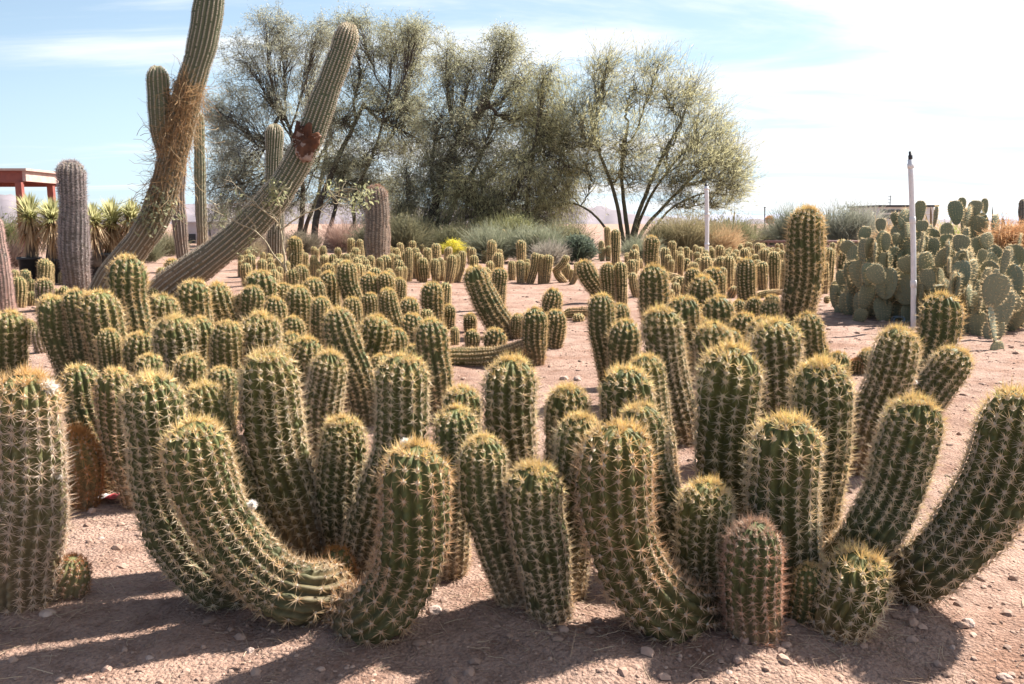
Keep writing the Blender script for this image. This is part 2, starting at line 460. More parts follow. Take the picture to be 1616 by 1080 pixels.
# ------------------------------------------------------------------ ribbed stems
GOLD = np.array((0.92, 0.74, 0.41)); TAN = np.array((0.84, 0.72, 0.56)); PALE = np.array((0.80, 0.72, 0.62))
RED = np.array((0.60, 0.33, 0.16)); GREY = np.array((0.60, 0.54, 0.54)); PINKG = np.array((0.62, 0.50, 0.46))
def stem_mesh(name, P3, R, parent, rng, lod, ribs=15, skin=None, spacing=0.30, slen=0.36, depth=0.25, base_f=0.78, tip_gold=True,
              tint=None, dense=1.0, dome=1.15, tipcol=None, rw=1.0, round_base=False, taper=1.0, wobk=1.0):
    """P3: base..apex centreline in the world, R: radius. lod 0 near, 1 middle, 2 far"""
    C, Ln = spline(P3, 160)
    if lod < 2:
        wv = np.linspace(0, 1, 160)
        for ax_ in (0, 1):
            C[:, ax_] += min(R * 0.07, Ln * 0.012) * np.sin(wv * rng.uniform(5, 9) + rng.uniform(0, 6)) * np.clip(wv * 4, 0, 1) * np.clip((1 - wv) * 4, 0, 1)
    sarr = np.linspace(0, Ln, 160)
    kper = (6, 4, 4)[lod]
    sub = (4, 3, 1)[lod]
    spc = spacing * R
    Ld = min(dome * R, Ln * 0.6)
    nb = max(4, int((Ln - Ld) / spc * sub)) if spc > 0.015 or lod == 0 else max(4, int((Ln - Ld) / (0.4 * R) * sub))
    nb = min(nb, 220)
    nd = (12, 9, 6)[lod]
    s = np.concatenate((np.linspace(0, Ln - Ld, nb, endpoint=False), Ln - Ld + Ld * np.sin(np.linspace(0, math.pi / 2, nd + 1))))
    wob = 0.96 + wobk * 0.06 * np.sin(s / R * 0.9 + rng.uniform(0, 6)) * rng.uniform(0.2, 1) + 0.02 * np.sin(s / R * 2.7 + rng.uniform(0, 6))
    def prof(sv):
        f = base_f + (1 - base_f) * np.clip(sv / (0.45 * Ln), 0, 1) ** 0.8
        q = np.clip((sv - (Ln - Ld)) / Ld, 0, 1)
        if round_base: f = f * np.sqrt(np.clip(1 - (1 - np.clip(sv / (0.8 * R), 0, 1)) ** 2, 0.002, 1))
        if taper != 1.0: f = f * (1 + (taper - 1) * np.clip(sv / Ln * 1.6 - 0.6, 0, 1))
        return f * np.maximum(1 - q ** 2.25, 0.0004) ** 0.5
    def frame_at(sv):
        T0, A0, B0 = frames(C)
        g = lambda X: np.stack([np.interp(sv, sarr, X[:, i]) for i in range(3)], -1)
        return g(C), norm(g(T0)), norm(g(A0)), norm(g(B0))
    c, T, A, B = frame_at(s)
    K = ribs * kper
    th = np.arange(K) * 2 * math.pi / K
    twist = rng.uniform(0, 6.28)
    phase = rng.uniform(0, 1)
    crest = np.abs(np.cos(ribs * th / 2))
    rr = 1 - depth * (1 - crest ** 1.05)
    ribk = np.floor(th * ribs / (2 * math.pi) + 0.5).astype(int) % ribs
    off = rng.uniform(0, 0.9, ribs)
    tub = (0.045, 0.04, 0.0)[lod] * np.cos(2 * math.pi * (s[:, None] / spc - off[ribk][None, :])) * (crest ** 2)[None, :]
    lump = 1 + 0.02 * rng.standard_normal(ribs)[ribk][None, :]
    rad = R * (prof(s) * wob)[:, None] * (rr[None, :] * lump + tub)
    drift = rng.uniform(-0.4, 0.4); dph = rng.uniform(0, 6.28)
    def swirl(sv):
        return twist + drift * sv / Ln + 0.05 * np.sin(sv / Ln * 7 + dph)
    tg = th[None, :] + swirl(s)[:, None]
    E = A[:, None, :] * np.cos(tg)[:, :, None] + B[:, None, :] * np.sin(tg)[:, :, None]
    V = (c[:, None, :] + E * rad[:, :, None]).reshape(-1, 3)
    n = len(s)
    i = np.arange(n - 1)[:, None] * K; j = np.arange(K)[None, :]; j2 = (j + 1) % K
    Q = np.stack((i + j, i + j2, i + K + j2, i + K + j), -1).reshape(-1, 4)
    along = np.repeat(s / Ln, K)
    # areoles with their spines
    na = max(3, int(Ln / spc))
    sa = (np.arange(na)[None, :] + 0.5 + off[:, None]) * spc
    ra = np.repeat(np.arange(ribs)[:, None], na, 1)
    ok = (sa < Ln - 0.02 * Ld) & ((sa < Ln - 0.10 * Ld) | (ra % 2 == 0))
    ok &= rng.random(sa.shape) > 0.05
    sa, ra = sa[ok], ra[ok]
    sa = np.clip(sa + rng.normal(0, 0.10, len(sa)) * spc, 0, Ln * 0.999)
    if lod < 2:      # the youngest areoles crowd round the apex
        ex = Ln - Ld * rng.uniform(0.0, 0.36, ribs + ribs // 2) ** 1.5
        sa = np.concatenate((sa, ex)); ra = np.concatenate((ra, rng.integers(0, ribs, ribs + ribs // 2)))
    ca, Ta, Aa, Ba = frame_at(sa)
    tha = ra * 2 * math.pi / ribs + swirl(sa)
    Ea = Aa * np.cos(tha)[:, None] + Ba * np.sin(tha)[:, None]
    rada = R * prof(sa) * np.interp(sa, s, wob)
    e = 0.02 * R
    dr = (prof(np.minimum(sa + e, Ln - 1e-4)) - prof(sa - e)) * R / (2 * e)
    nrm = norm(Ea - Ta * np.clip(dr, -6, 0.3)[:, None])
    Pa = ca + Ea * (rada * 1.035)[:, None]
    tip = np.clip((sa - (Ln - 1.15 * Ld)) / (1.15 * Ld), 0, 1)
    k = max(3, int(round((18, 14, 10)[lod] * dense)))
    m = len(sa)
    Pk = np.repeat(Pa, k, 0); nk = np.repeat(nrm, k, 0); Tk = norm(np.repeat(Ta, k, 0) - nk * np.sum(np.repeat(Ta, k, 0) * nk, 1, keepdims=True) + 1e-6)
    bk = np.cross(nk, Tk); tk = np.repeat(tip, k)
    ph = np.tile(np.arange(k) * 2 * math.pi / max(k - 2, 2), m) + rng.uniform(-0.5, 0.5, m * k)
    central = np.tile(np.arange(k) >= k - (3 if k > 6 else 1), m)
    el = np.where(central, rng.uniform(0.8, 1.45, m * k), rng.uniform(0.12, 0.62, m * k)) + tk * 0.45
    el = np.clip(el - 0.2 * tk, 0, 1.5)
    d = norm(np.cos(el)[:, None] * (np.cos(ph)[:, None] * Tk + np.sin(ph)[:, None] * bk) + np.sin(el)[:, None] * nk + 0.22 * tk[:, None] * np.repeat(Ta, k, 0))
    ln = slen * R * rng.uniform(0.5, 1.1, m * k) * np.where(central, 1.25, 0.95) * (1 + (0.12, -0.12, -0.1)[lod] * tk) * np.repeat(rng.uniform(0.72, 1.22, m), k)
    rb = (0.0112, 0.016, 0.036)[lod] * R * rw * rng.uniform(0.8, 1.25, m * k)
    pv = norm(np.cross(d, nk) + 1e-5); qv = np.cross(d, pv)
    if lod < 2:
        SV = np.stack((Pk + rb[:, None] * pv, Pk + rb[:, None] * (-0.5 * pv + 0.866 * qv), Pk + rb[:, None] * (-0.5 * pv - 0.866 * qv), Pk + d * ln[:, None]), 1).reshape(-1, 3)
        b0 = np.arange(m * k)[:, None] * 4
        ST = np.concatenate((b0 + [0, 1, 3], b0 + [1, 2, 3], b0 + [2, 0, 3]))
        per = 4
    else:
        SV = np.stack((Pk + rb[:, None] * pv, Pk - rb[:, None] * pv, Pk + d * ln[:, None]), 1).reshape(-1, 3)
        ST = np.arange(m * k * 3).reshape(-1, 3)
        per = 3
    t1 = TAN if tint is None else tint
    t2 = (GOLD if tip_gold else t1) if tipcol is None else tipcol
    g = np.clip(tk * 0.9 + rng.normal(0, 0.2, m * k), 0, 0.85)[:, None]
    old = (np.clip(1 - sa / (0.42 * Ln), 0, 1) * rng.uniform(0.25, 0.75))[:, None].repeat(k, 1).reshape(-1, 1)
    t1 = t1 * (1 - old) + t1 * np.array((0.80, 0.66, 0.56)) * old
    cs = (t1 * (1 - g) + t2 * g) * np.repeat(rng.uniform(0.82, 1.15, m), k)[:, None] * rng.uniform(0.85, 1.12, m * k)[:, None]
    SC = np.repeat(np.clip(cs, 0, 0.95), per, 0)
    parts_V = [V, SV]; base = len(V); tris = [ST + base]
    cols = [np.full((len(V), 3), 0.2), SC]
    nv = base + len(SV)
    if lod < 2:      # felt cushion of each areole
        rf = 0.075 * R * rw
        u6 = np.stack((nrm * 0.7, -nrm * 0.3, Ta, -Ta, np.cross(nrm, Ta), -np.cross(nrm, Ta)), 1) * rf
        u6 = u6 * (1 + 0.9 * tip)[:, None, None]
        FV = (Pa[:, None, :] + u6).reshape(-1, 3)
        o6 = np.arange(m)[:, None] * 6
        FT = np.concatenate([o6 + [a, b_, c_] for a, b_, c_ in ((0, 2, 4), (0, 4, 3), (0, 3, 5), (0, 5, 2))])
        parts_V.append(FV); tris.append(FT + nv); nv += len(FV)
        fc = (PALE * 0.9)[None, :] * (1 - 0.35 * tip[:, None]) + 0.35 * tip[:, None] * GOLD
        cols.append(np.repeat(fc, 6, 0))
    Vall = np.concatenate(parts_V)
    al = np.concatenate((along, np.zeros(len(Vall) - base)))
    o = build(name, Vall, Q, np.concatenate(tris), [skin or SKIN, SPINE], 0, 1, parent, True, False, {'along': al, 'Col': np.concatenate(cols)})
    return o

def px_path(st):
    """(tipx, tipy, width, basex, basey, mids, opts) -> centreline in the world and radius"""
    tx, ty, wd, bx, by = st[:5]
    mids = list(st[5]) if len(st) > 5 and st[5] else []
    op = st[6] if len(st) > 6 else {}
    gy = op.get('gy', by)
    Y = gy_depth(gy)
    if not mids and abs(bx - tx) > 3:
        mids = [(bx + (tx - bx) * 0.55, by + (ty - by) * 0.33), (bx + (tx - bx) * 0.9, by + (ty - by) * 0.7)]
    pts = [(bx, by)] + mids + [(tx, ty)]
    dd = op.get('dd', 0.0)
    P = [at(x, y, Y + dd * i / (len(pts) - 1)) for i, (x, y) in enumerate(pts)]
    P = np.array(P)
    if 'bd' in op:
        P[0] = at(*pts[0], Y + op['bd'])
    if not op.get('lie'):
        P[0][2] = float(ground_z(P[0][0], P[0][1])) - 0.03
    t = (Y) / ray(CX, gy)[1]
    R = wd / 2 * t / FPX * (0.93 if wd >= 62 else 1.0)
    return P, R, Y

_cl_rng = np.random.default_rng(21)
NST = [0]
def clump(label, stems, group=None, cat='cactus clump', name='clustering_cactus', **kw):
    rng = _cl_rng
    data = [px_path(s) for s in stems]
    loc = np.mean([d[0][0] for d in data], 0); loc[2] = 0
    root = thing(name, label, cat if len(stems) > 1 else 'cactus', tuple(loc), group)
    for st, (P, R, Y) in zip(stems, data):
        op = dict(kw); op.update(st[6] if len(st) > 6 else {})
        wd = st[2]
        lod = 0 if wd >= 62 else 1 if wd >= 21 else 2
        args = {k: op[k] for k in ('ribs', 'skin', 'spacing', 'slen', 'depth', 'base_f', 'tint', 'dense', 'dome', 'tipcol', 'rw', 'tip_gold') if k in op}
        args['round_base'] = bool(op.get('lie'))
        if lod == 2:
            args.setdefault('ribs', 12); args.setdefault('tint', np.array((0.74, 0.57, 0.34))); args.setdefault('skin', SKIN_PALE if Y > 12 and rng.random() < 0.8 else SKIN)
            args.setdefault('slen', 0.36)
        elif lod == 1:
            args.setdefault('ribs', 14); args.setdefault('tint', np.array((0.77, 0.63, 0.42)))
        else:
            args.setdefault('ribs', int(rng.integers(14, 17)))
        stem_mesh(op.get('pname', 'stem'), P, R, root, rng, lod, **args)
        NST[0] += 1
    return root
def bud(root, x, y, gyy, size_px, dY=0.0):
    """a small tuft of white wool on a stem"""
    Y = gy_depth(gyy) + dY
    c = at(x, y, Y); r = wsize(size_px / 2, Y)
    rng = np.random.default_rng(int(x + y))
    k = 260
    d = norm(rng.standard_normal((k, 3)))
    a = norm(np.cross(d, rng.standard_normal((k, 3))))
    l = r * rng.uniform(0.6, 1.15, k)[:, None]
    wv = r * 0.09
    mid = d * l * 0.5 + a * r * 0.15
    V = np.stack((c - a * wv, c + a * wv, c + mid + a * wv, c + mid - a * wv, c + d * l), 1).reshape(-1, 3)
    o5 = np.arange(k)[:, None] * 5
    build('bud', V, o5 + [0, 1, 2, 3], o5 + [3, 2, 4], [WOOL], parent=root, attrs={'Col': np.broadcast_to((0.86, 0.82, 0.78), (len(V), 3))})

GREYED = dict(tint=np.array((0.74, 0.62, 0.52)))
# ------------------------------------------------------------------ the torch cactus beds, nearest first: (tip x, tip y, width, base x, base y, bends, options)
REDBALL = dict(tint=RED, tipcol=np.array((0.72, 0.40, 0.14)), slen=0.42, dense=1.2)
c = clump('pale ribbed column dense with whitish spines, cut by the frame beside the footprint-sized brown stub', [
    (40, 592, 110, 38, 962, [(44, 860), (42, 720)], dict(tint=np.array((0.80, 0.68, 0.58)), skin=SKIN_PALE, dense=1.3, tipcol=np.array((0.84, 0.62, 0.3)), base_f=0.92, ribs=17)),
    ], cat='cactus', name='torch_cactus')
c['label'] = 'tall pale column cactus thick with whitish spines, standing next to a small brown barrel stub'
bud(c, 76, 612, 962, 34)
bud(c, 92, 752, 962, 16)
c = clump('small brown barrel shaped cactus stub on bare soil beside a tall pale column', [(113, 880, 58, 108, 950, None, dict(tint=RED * 0.8 + 0.15, tipcol=RED * 1.1, slen=0.34, dense=1.3, dome=1.3, skin=SKIN_PALE))], cat='cactus', name='barrel_cactus')
c = clump('rust brown shaggy round cactus shaded beside a green column and red litter', [(118, 682, 66, 122, 806, [(124, 760), (121, 720)], dict(**dict(REDBALL, slen=0.6), skin=SKIN_PALE, dome=1.7, base_f=1.0))], cat='cactus', name='barrel_cactus')
c = clump('two slim green columns leaning left together behind the big stem that curves along the ground', [
    (122, 578, 56, 190, 775, [(164, 720), (136, 650)]),
    (178, 584, 60, 222, 800, [(205, 730), (186, 660)], dict(tint=np.array((0.74, 0.56, 0.40)))),
    ], group='torch cactus clumps near the camera')
c = clump('large clump with one fat stem curving along the ground and a small brown ball', [
    (306, 667, 106, 540, 925, [(480, 937), (425, 915), (360, 850), (322, 765)], dict(lie=1, gy=985, bd=0.12, base_f=0.9, tint=np.array((0.74, 0.60, 0.42)))),
    (236, 594, 94, 450, 930, [(355, 925), (290, 860), (254, 760)], dict(lie=1, gy=950, bd=0.1)),
    (318, 607, 76, 430, 870, [(395, 820), (345, 710)], dict(gy=890, tint=np.array((0.72, 0.60, 0.38)))),
    (421, 557, 96, 486, 880, [(468, 820), (436, 690)]),
    (540, 660, 78, 541, 880, None),
    (637, 563, 86, 560, 905, [(592, 820), (628, 700)]),
    (658, 705, 112, 540, 955, [(585, 975), (632, 915), (652, 820)], dict(lie=1, gy=1012, bd=0.16, tint=np.array((0.70, 0.52, 0.36)))),
    (531, 868, 54, 532, 930, None, dict(**REDBALL)),
    ], group='torch cactus clumps near the camera')
bud(c, 398, 797, 985, 20); bud(c, 469, 745, 880, 14); bud(c, 640, 700, 1005, 22, 0.08)
c = clump('dense clump of four mostly straight stems leaning together beside the biggest front column', [
    (719, 646, 74, 706, 905, [(712, 800), (718, 710)]),
    (762, 691, 78, 822, 968, [(795, 890), (768, 790)]),
    (844, 735, 92, 872, 985, [(862, 920), (847, 830)]),
    (918, 656, 76, 893, 955, [(898, 860), (912, 740)]),
    ], group='torch cactus clumps near the camera')
c = clump('largest front clump, massive column on one side, two thick outward arms on the other', [
    (976, 673, 120, 1125, 966, [(1055, 968), (992, 892), (973, 780)], dict(lie=1, gy=1002, bd=0.14, base_f=0.92, tint=np.array((0.70, 0.53, 0.38)))),
    (1010, 641, 80, 1080, 905, [(1060, 850), (1022, 730)]),
    (1119, 762, 92, 1118, 965, [(1112, 900), (1113, 840)]),
    (1190, 826, 96, 1186, 1012, None, dict(tint=np.array((0.72, 0.50, 0.38)), tipcol=np.array((0.62, 0.48, 0.38)), base_f=0.9)),
    (1240, 660, 110, 1255, 955, [(1247, 870), (1238, 770)]),
    (1293, 572, 96, 1262, 890, [(1280, 815), (1297, 690)]),
    (1152, 549, 104, 1150, 880, None),
    (1357, 874, 114, 1322, 1002, [(1330, 970), (1348, 925)], dict(dome=1.0)),
    (1280, 893, 56, 1262, 990, None, dict(tint=np.array((0.70, 0.48, 0.28)))),
    (1448, 630, 92, 1312, 908, [(1358, 858), (1408, 780), (1437, 700)], dict(lie=1, gy=945, bd=0.15)),
    (1613, 618, 112, 1390, 930, [(1462, 900), (1528, 832), (1588, 725)], dict(lie=1, gy=965, bd=0.12)),
    ], group='torch cactus clumps near the camera')
c = clump('pair of green columns, the taller standing clear against pale sand behind the front clumps', [
    (806, 568, 86, 812, 812, None), (731, 613, 66, 722, 770, None),
    ], group='torch cactus clumps near the camera')
c = clump('seven dark green stems crowding behind the biggest front column, stepping up to the rear', [
    (897, 611, 72, 885, 790, None), (988, 583, 88, 992, 790, None), (1018, 563, 62, 1052, 770, [(1040, 710), (1025, 640)]),
    (1042, 488, 68, 1078, 700, [(1068, 640), (1048, 560)]), (987, 506, 48, 985, 650, None), (949, 465, 42, 968, 640, [(962, 590), (951, 520)]), (978, 480, 30, 982, 610, None),
    ], group='torch cactus clumps in the middle beds')
c = clump('bunched yellow-crowned tops around one broad dark dome, in front of the tallest lone column', [
    (1226, 508, 78, 1230, 720, None), (1125, 512, 62, 1135, 670, None), (1175, 496, 46, 1178, 600, None), (1204, 503, 54, 1206, 640, None),
    (1273, 496, 48, 1300, 640, [(1293, 590), (1278, 540)]), (1323, 557, 36, 1320, 650, None), (1077, 469, 52, 1096, 600, [(1092, 560), (1080, 510)]), (1133, 469, 47, 1134, 580, None),
    ], group='torch cactus clumps in the middle beds')
c = clump('three thick stems leaning sideways over open sand beside the prickly pear hedge', [
    (1424, 520, 74, 1345, 745, [(1362, 705), (1396, 612)]), (1489, 465, 60, 1440, 660, [(1452, 610), (1478, 530)]), (1513, 552, 64, 1425, 685, [(1450, 650), (1490, 595)]), (1412, 517, 34, 1380, 640, None),
    ], group='torch cactus clumps in the middle beds')
bud(c, 1444, 603, 700, 10)
c = clump('solitary tall green column, twice as tall as its neighbours, with a dark round scar', [
    (1275, 329, 54, 1256, 555, [(1262, 480), (1270, 400)], dict(ribs=16, base_f=0.95))], cat='cactus', name='torch_cactus')
tall_root = c
c = clump('two small golden stubs low on open sand behind the leaning stems', [(1371, 551, 32, 1370, 590, None), (1352, 566, 22, 1352, 590, None, dict(**REDBALL))], group='torch cactus clumps in the middle beds')
c = clump('thick clump of leaning green columns fused at the foot, a round knob on one tip', [
    (80, 470, 44, 112, 610, [(106, 570), (88, 520)]), (118, 458, 42, 145, 610, [(138, 560), (124, 500)]), (155, 461, 58, 180, 612, [(174, 560), (160, 510)]),
    (201, 405, 54, 216, 590, [(212, 540), (204, 470)]), (92, 470, 34, 120, 600, None), (78, 466, 32, 80, 500, [(79, 490)], dict(gy=606, lie=1, dome=1.0)),
    ], group='torch cactus clumps in the middle beds')
bud(c, 191, 520, 590, 8)
c = clump('single green column cut by the frame above the pale spiny column', [(14, 493, 56, 12, 612, None)], cat='cactus', name='torch_cactus')
c = clump('crowd of eight spiny columns packed side by side, golden crowns level with each other', [
    (222, 526, 46, 224, 640, None), (275, 501, 66, 280, 650, None), (314, 502, 46, 322, 640, None), (360, 508, 48, 352, 660, None), (411, 497, 70, 404, 650, None),
    (459, 526, 38, 456, 630, None), (485, 534, 52, 480, 650, None), (438, 540, 40, 440, 640, None),
    ], group='torch cactus clumps in the middle beds')
c = clump('two long slender stems, one bowed and one shaggy, behind the large curving stem', [
    (530, 488, 52, 578, 670, [(570, 620), (543, 545)]), (519, 557, 62, 505, 745, [(506, 690), (516, 610)]),
    ], group='torch cactus clumps in the middle beds')
c = clump('fat stem tilting away from a hairy upright column beside a lying trunk', [
    (598, 500, 50, 560, 640, [(568, 600), (588, 545)]), (679, 505, 50, 694, 665, [(692, 610), (682, 550)]),
    ], group='torch cactus clumps in the middle beds')
c = clump('x row', [
    (256, 466, 50, 256, 570, None), (305, 444, 50, 316, 560, [(314, 530), (307, 480)]), (341, 448, 46, 362, 550, [(358, 520), (344, 475)]), (377, 467, 28, 380, 545, None), (411, 428, 46, 416, 545, None),
    (293, 478, 30, 296, 560, None)], group='torch cactus clumps in the middle beds')
c['label'] = 'six rounded green columns at the foot of the leaning trunk with the wound'
c = clump('four slim columns, the tallest bowed like a finger, beside a bare sapling', [
    (470, 453, 40, 472, 560, None), (492, 440, 34, 517, 530, [(512, 500), (496, 465)]), (519, 430, 34, 522, 520, None), (547, 413, 31, 562, 525, [(558, 480), (549, 440)]),
    ], group='torch cactus clumps in the middle beds')
c = clump('cluster of seven short stems of uneven height beside the bowed finger-like column', [
    (583, 432, 30, 583, 500, None), (608, 431, 27, 610, 500, None), (630, 439, 22, 630, 490, None), (583, 463, 27, 584, 530, None), (611, 456, 31, 624, 560, [(622, 520), (614, 485)]), (647, 471, 31, 645, 540, None), (652, 496, 36, 646, 585, None),
    ], group='torch cactus clumps in the middle beds')
c = clump('upright pair of columns with two knee-high offsets beside the pale sand clearing', [
    (682, 446, 35, 686, 525, None), (703, 446, 19, 702, 500, None), (708, 481, 21, 708, 520, None), (673, 488, 19, 673, 545, None),
    ], group='torch cactus clumps in the middle beds')
c = clump('long green stem leaning far over on the sand with stubs around its foot', [
    (746, 422, 42, 806, 528, [(790, 512), (770, 480), (754, 450)], dict(gy=532, base_f=1.0)), (745, 521, 23, 745, 550, None), (781, 519, 36, 781, 550, None), (742, 495, 22, 742, 525, None), (817, 496, 22, 817, 535, None),
    (717, 516, 14, 718, 545, None)], group='torch cactus clumps in the middle beds')
c = clump('smooth upright column and a smaller mate standing behind the long leaning stem', [(789, 424, 24, 786, 495, None), (766, 422, 17, 768, 490, None)], group='torch cactus clumps in the middle beds')
c = clump('straight stocky column and two egg-shaped stems on the clean sand clearing', [
    (843, 487, 38, 844, 573, None), (872, 457, 32, 868, 515, None), (878, 490, 33, 872, 548, [(874, 530), (877, 510)]),
    ], group='torch cactus clumps in the middle beds')
c = clump('pale trunk lying flat on the sand between two clumps', [(700, 563, 30, 832, 547, [(790, 561), (745, 564)], dict(lie=1, gy=574, skin=SKIN_PALE, base_f=0.85))], cat='fallen cactus', name='fallen_cactus')
c = clump('brown dried stem lying on the sand at the edge of the dark green crowd', [(890, 497, 17, 935, 492, None, dict(lie=1, gy=505, skin=SKIN_PALE, tint=RED * 0.7 + TAN * 0.3)), (912, 495, 18, 914, 508, None, dict(skin=SKIN_PALE))], cat='fallen cactus', name='fallen_cactus')
c = clump('golden stem toppled on the sand behind the tallest lone column', [(1194, 469, 11, 1235, 461, None, dict(lie=1, gy=474)), (1310, 474, 12, 1300, 473, None, dict(lie=1, gy=482))], cat='fallen cactus', name='fallen_cactus')
c = clump('short stub tilting beside the base of the tallest lone column', [(1219, 466, 27, 1208, 510, None)], cat='cactus', name='torch_cactus')
c = clump('straight pale column with two round offsets, standing apart in front of the far bed', [(1177, 408, 29, 1180, 500, None), (1166, 474, 23, 1166, 510, None), (1159, 452, 14, 1150, 470, None, dict(tint=RED))], group='torch cactus clumps in the middle beds')
c = clump('four columns in two steps, the broadest dark one nearest, left of the straight pale column', [
    (1030, 420, 47, 1038, 530, None), (1109, 437, 45, 1112, 530, None), (1126, 424, 33, 1132, 490, None), (1093, 424, 24, 1092, 480, None)], group='torch cactus clumps in the middle beds')
c['label'] = 'four columns in two steps, the broadest dark one standing apart from the other three'
c = clump('four smooth stems fanning from one foot, the outer one bowed outward over the sand', [
    (921, 412, 29, 952, 478, [(944, 462), (928, 435)]), (959, 416, 24, 960, 490, None), (979, 414, 19, 982, 490, None), (1006, 448, 12, 1004, 465, None), (998, 430, 14, 1006, 470, None)], group='torch cactus clumps in the middle beds')
c['label'] = 'five smooth stems fanning from one foot, the outer one bowed outward over the sand'
bk = 'small torch cacti in the far beds'
c = clump('slender pale pole-like stem rising high above the far bed beside a dark bush', [(971, 362, 14, 972, 425, None)], cat='cactus', name='torch_cactus')
c = clump('stout dark column with two lower companions in front of the green-barked tree', [
    (1028, 373, 23, 1028, 445, None), (1050, 391, 15, 1050, 435, None), (1037, 404, 9, 1038, 440, None)], group=bk)
c = clump('two squat stems before the pale brush at the foot of the green-barked tree', [(1000, 394, 16, 1002, 428, None), (1003, 386, 9, 1003, 415, None), (990, 399, 9, 990, 420, None)], group=bk)
c['label'] = 'three squat stems before the pale brush at the foot of the green-barked tree'
c = clump('small huddle of stems around the foot of the thinner white pipe', [(1103, 390, 10, 1104, 415, None), (1089, 395, 8, 1089, 415, None), (1113, 400, 15, 1113, 430, None), (1114, 405, 18, 1116, 440, None), (1094, 414, 13, 1088, 434, None), (1084, 408, 12, 1080, 428, None)], group=bk)
c = clump('narrow stems in a tight upright row behind the broadest dark column', [(1061, 380, 12, 1061, 430, None), (1074, 401, 10, 1074, 435, None), (1074, 390, 9, 1075, 422, None), (1066, 395, 8, 1066, 430, None), (1060, 410, 9, 1058, 440, None)], group=bk)
c = clump('golden rimmed stems sprawling low over the sand in a tangle', [(1048, 432, 12, 1075, 440, None, dict(lie=1, gy=445)), (1060, 442, 13, 1085, 446, None, dict(lie=1, gy=455)), (1075, 437, 16, 1077, 465, None), (1066, 446, 14, 1066, 470, None), (1058, 457, 14, 1052, 475, None), (1086, 446, 12, 1084, 468, None)], group=bk)
c = clump('x pair', [(1138, 405, 17, 1140, 450, None), (1151, 404, 17, 1148, 460, None), (1147, 397, 9, 1148, 420, None), (1136, 387, 13, 1136, 420, None)], group=bk)
c['label'] = 'two tall narrow stems with two shorter ones behind, next to the straight pale column'
c = clump('row of small rounded stems before the low reddish rail fence', [(1161, 394, 12, 1161, 420, None), (1175, 392, 14, 1176, 425, None), (1169, 385, 8, 1169, 405, None), (1183, 383, 8, 1184, 408, None), (1197, 384, 11, 1195, 410, None), (1216, 392, 7, 1216, 408, None), (1227, 391, 8, 1227, 408, None)], group=bk)
c = clump('three tall dark stems on one foot right beside the tallest lone column', [(1222, 397, 17, 1222, 462, None), (1239, 411, 17, 1237, 455, None), (1203, 413, 18, 1204, 458, None), (1192, 420, 11, 1191, 452, None)], group=bk)
c['label'] = 'four tall dark stems on one foot right beside the tallest lone column'
c = clump('stems of middling height standing between the rail fence and the tall dark stems', [(1207, 392, 15, 1208, 430, None), (1234, 396, 12, 1235, 425, None), (1243, 397, 11, 1244, 430, None), (1192, 402, 12, 1192, 430, None), (1196, 410, 12, 1196, 440, None)], group=bk)
c = clump('swollen dark columns with yellow crowns touching the grey prickly pears', [(1330, 378, 18, 1330, 440, None), (1308, 391, 19, 1306, 458, None), (1338, 393, 28, 1334, 450, None), (1314, 383, 9, 1314, 420, None), (1343, 391, 9, 1346, 430, None), (1302, 413, 12, 1302, 465, None)], group=bk)
c = clump('tall thin stems arching up from one foot before the yellow flowering shrub', [(713, 402, 15, 708, 447, None), (722, 402, 9, 716, 446, None), (730, 396, 12, 721, 445, None), (708, 390, 11, 706, 430, None), (702, 412, 8, 702, 440, None)], group=bk)
c = clump('tuft of close-set narrow stems beside the hairy grey column, leaning on each other', [(686, 408, 14, 688, 446, None), (695, 407, 11, 699, 444, None), (667, 407, 15, 668, 446, None), (675, 391, 13, 673, 440, None), (660, 399, 13, 664, 444, None), (688, 384, 13, 688, 425, None)], group=bk)
c['label'] = 'fan of six close-set narrow stems leaning on each other behind the sand clearing'
c = clump('single round-topped stem with a thinner neighbour in a gap of the far bed', [(748, 403, 13, 748, 445, None), (773, 412, 12, 773, 450, None), (786, 399, 15, 788, 440, None), (776, 379, 14, 776, 432, None), (746, 391, 10, 746, 425, None)], group=bk)
c['label'] = 'five loosely spaced stems, one dark green, in front of the grey-green brush'
c = clump('row of smooth tan stems behind the sand clearing, one tilting like a pointing finger', [(808, 412, 13, 808, 443, None), (821, 411, 14, 822, 447, None), (831, 414, 10, 832, 445, None), (846, 399, 14, 835, 447, None), (855, 402, 10, 853, 447, None), (866, 402, 14, 860, 447, None), (894, 403, 11, 872, 430, None, dict(lie=1, gy=446)), (832, 409, 9, 832, 430, None)], group=bk)
c = clump('low tan stems curling up like horns at the end of the clearing', [(878, 424, 12, 893, 446, [(887, 442), (880, 434)]), (889, 421, 9, 898, 442, None), (895, 416, 10, 900, 442, None), (910, 414, 9, 900, 448, [(906, 442), (910, 430)]), (903, 425, 7, 900, 445, None)], group=bk)
c = clump('dark stem rising out of grey-green brush', [(822, 379, 14, 824, 430, None)], cat='cactus', name='torch_cactus')
c = clump('small hairy stem rising out of twiggy brush behind the tan row', [(845, 371, 10, 846, 415, None, dict(tint=GREY)), ], cat='cactus', name='torch_cactus')
c = clump('lone knob-topped stem poking up from pale brush', [(794, 363, 9, 797, 410, None)], cat='cactus', name='torch_cactus')
c = clump('dark green stems half sunk in the blue-green bush', [(949, 380, 9, 949, 410, None), (960, 388, 9, 960, 412, None), (952, 391, 8, 950, 412, None)], group=bk)
c = clump('single dark-headed stem in front of the green-barked tree trunk', [(958, 358, 10, 960, 405, None)], cat='cactus', name='torch_cactus')
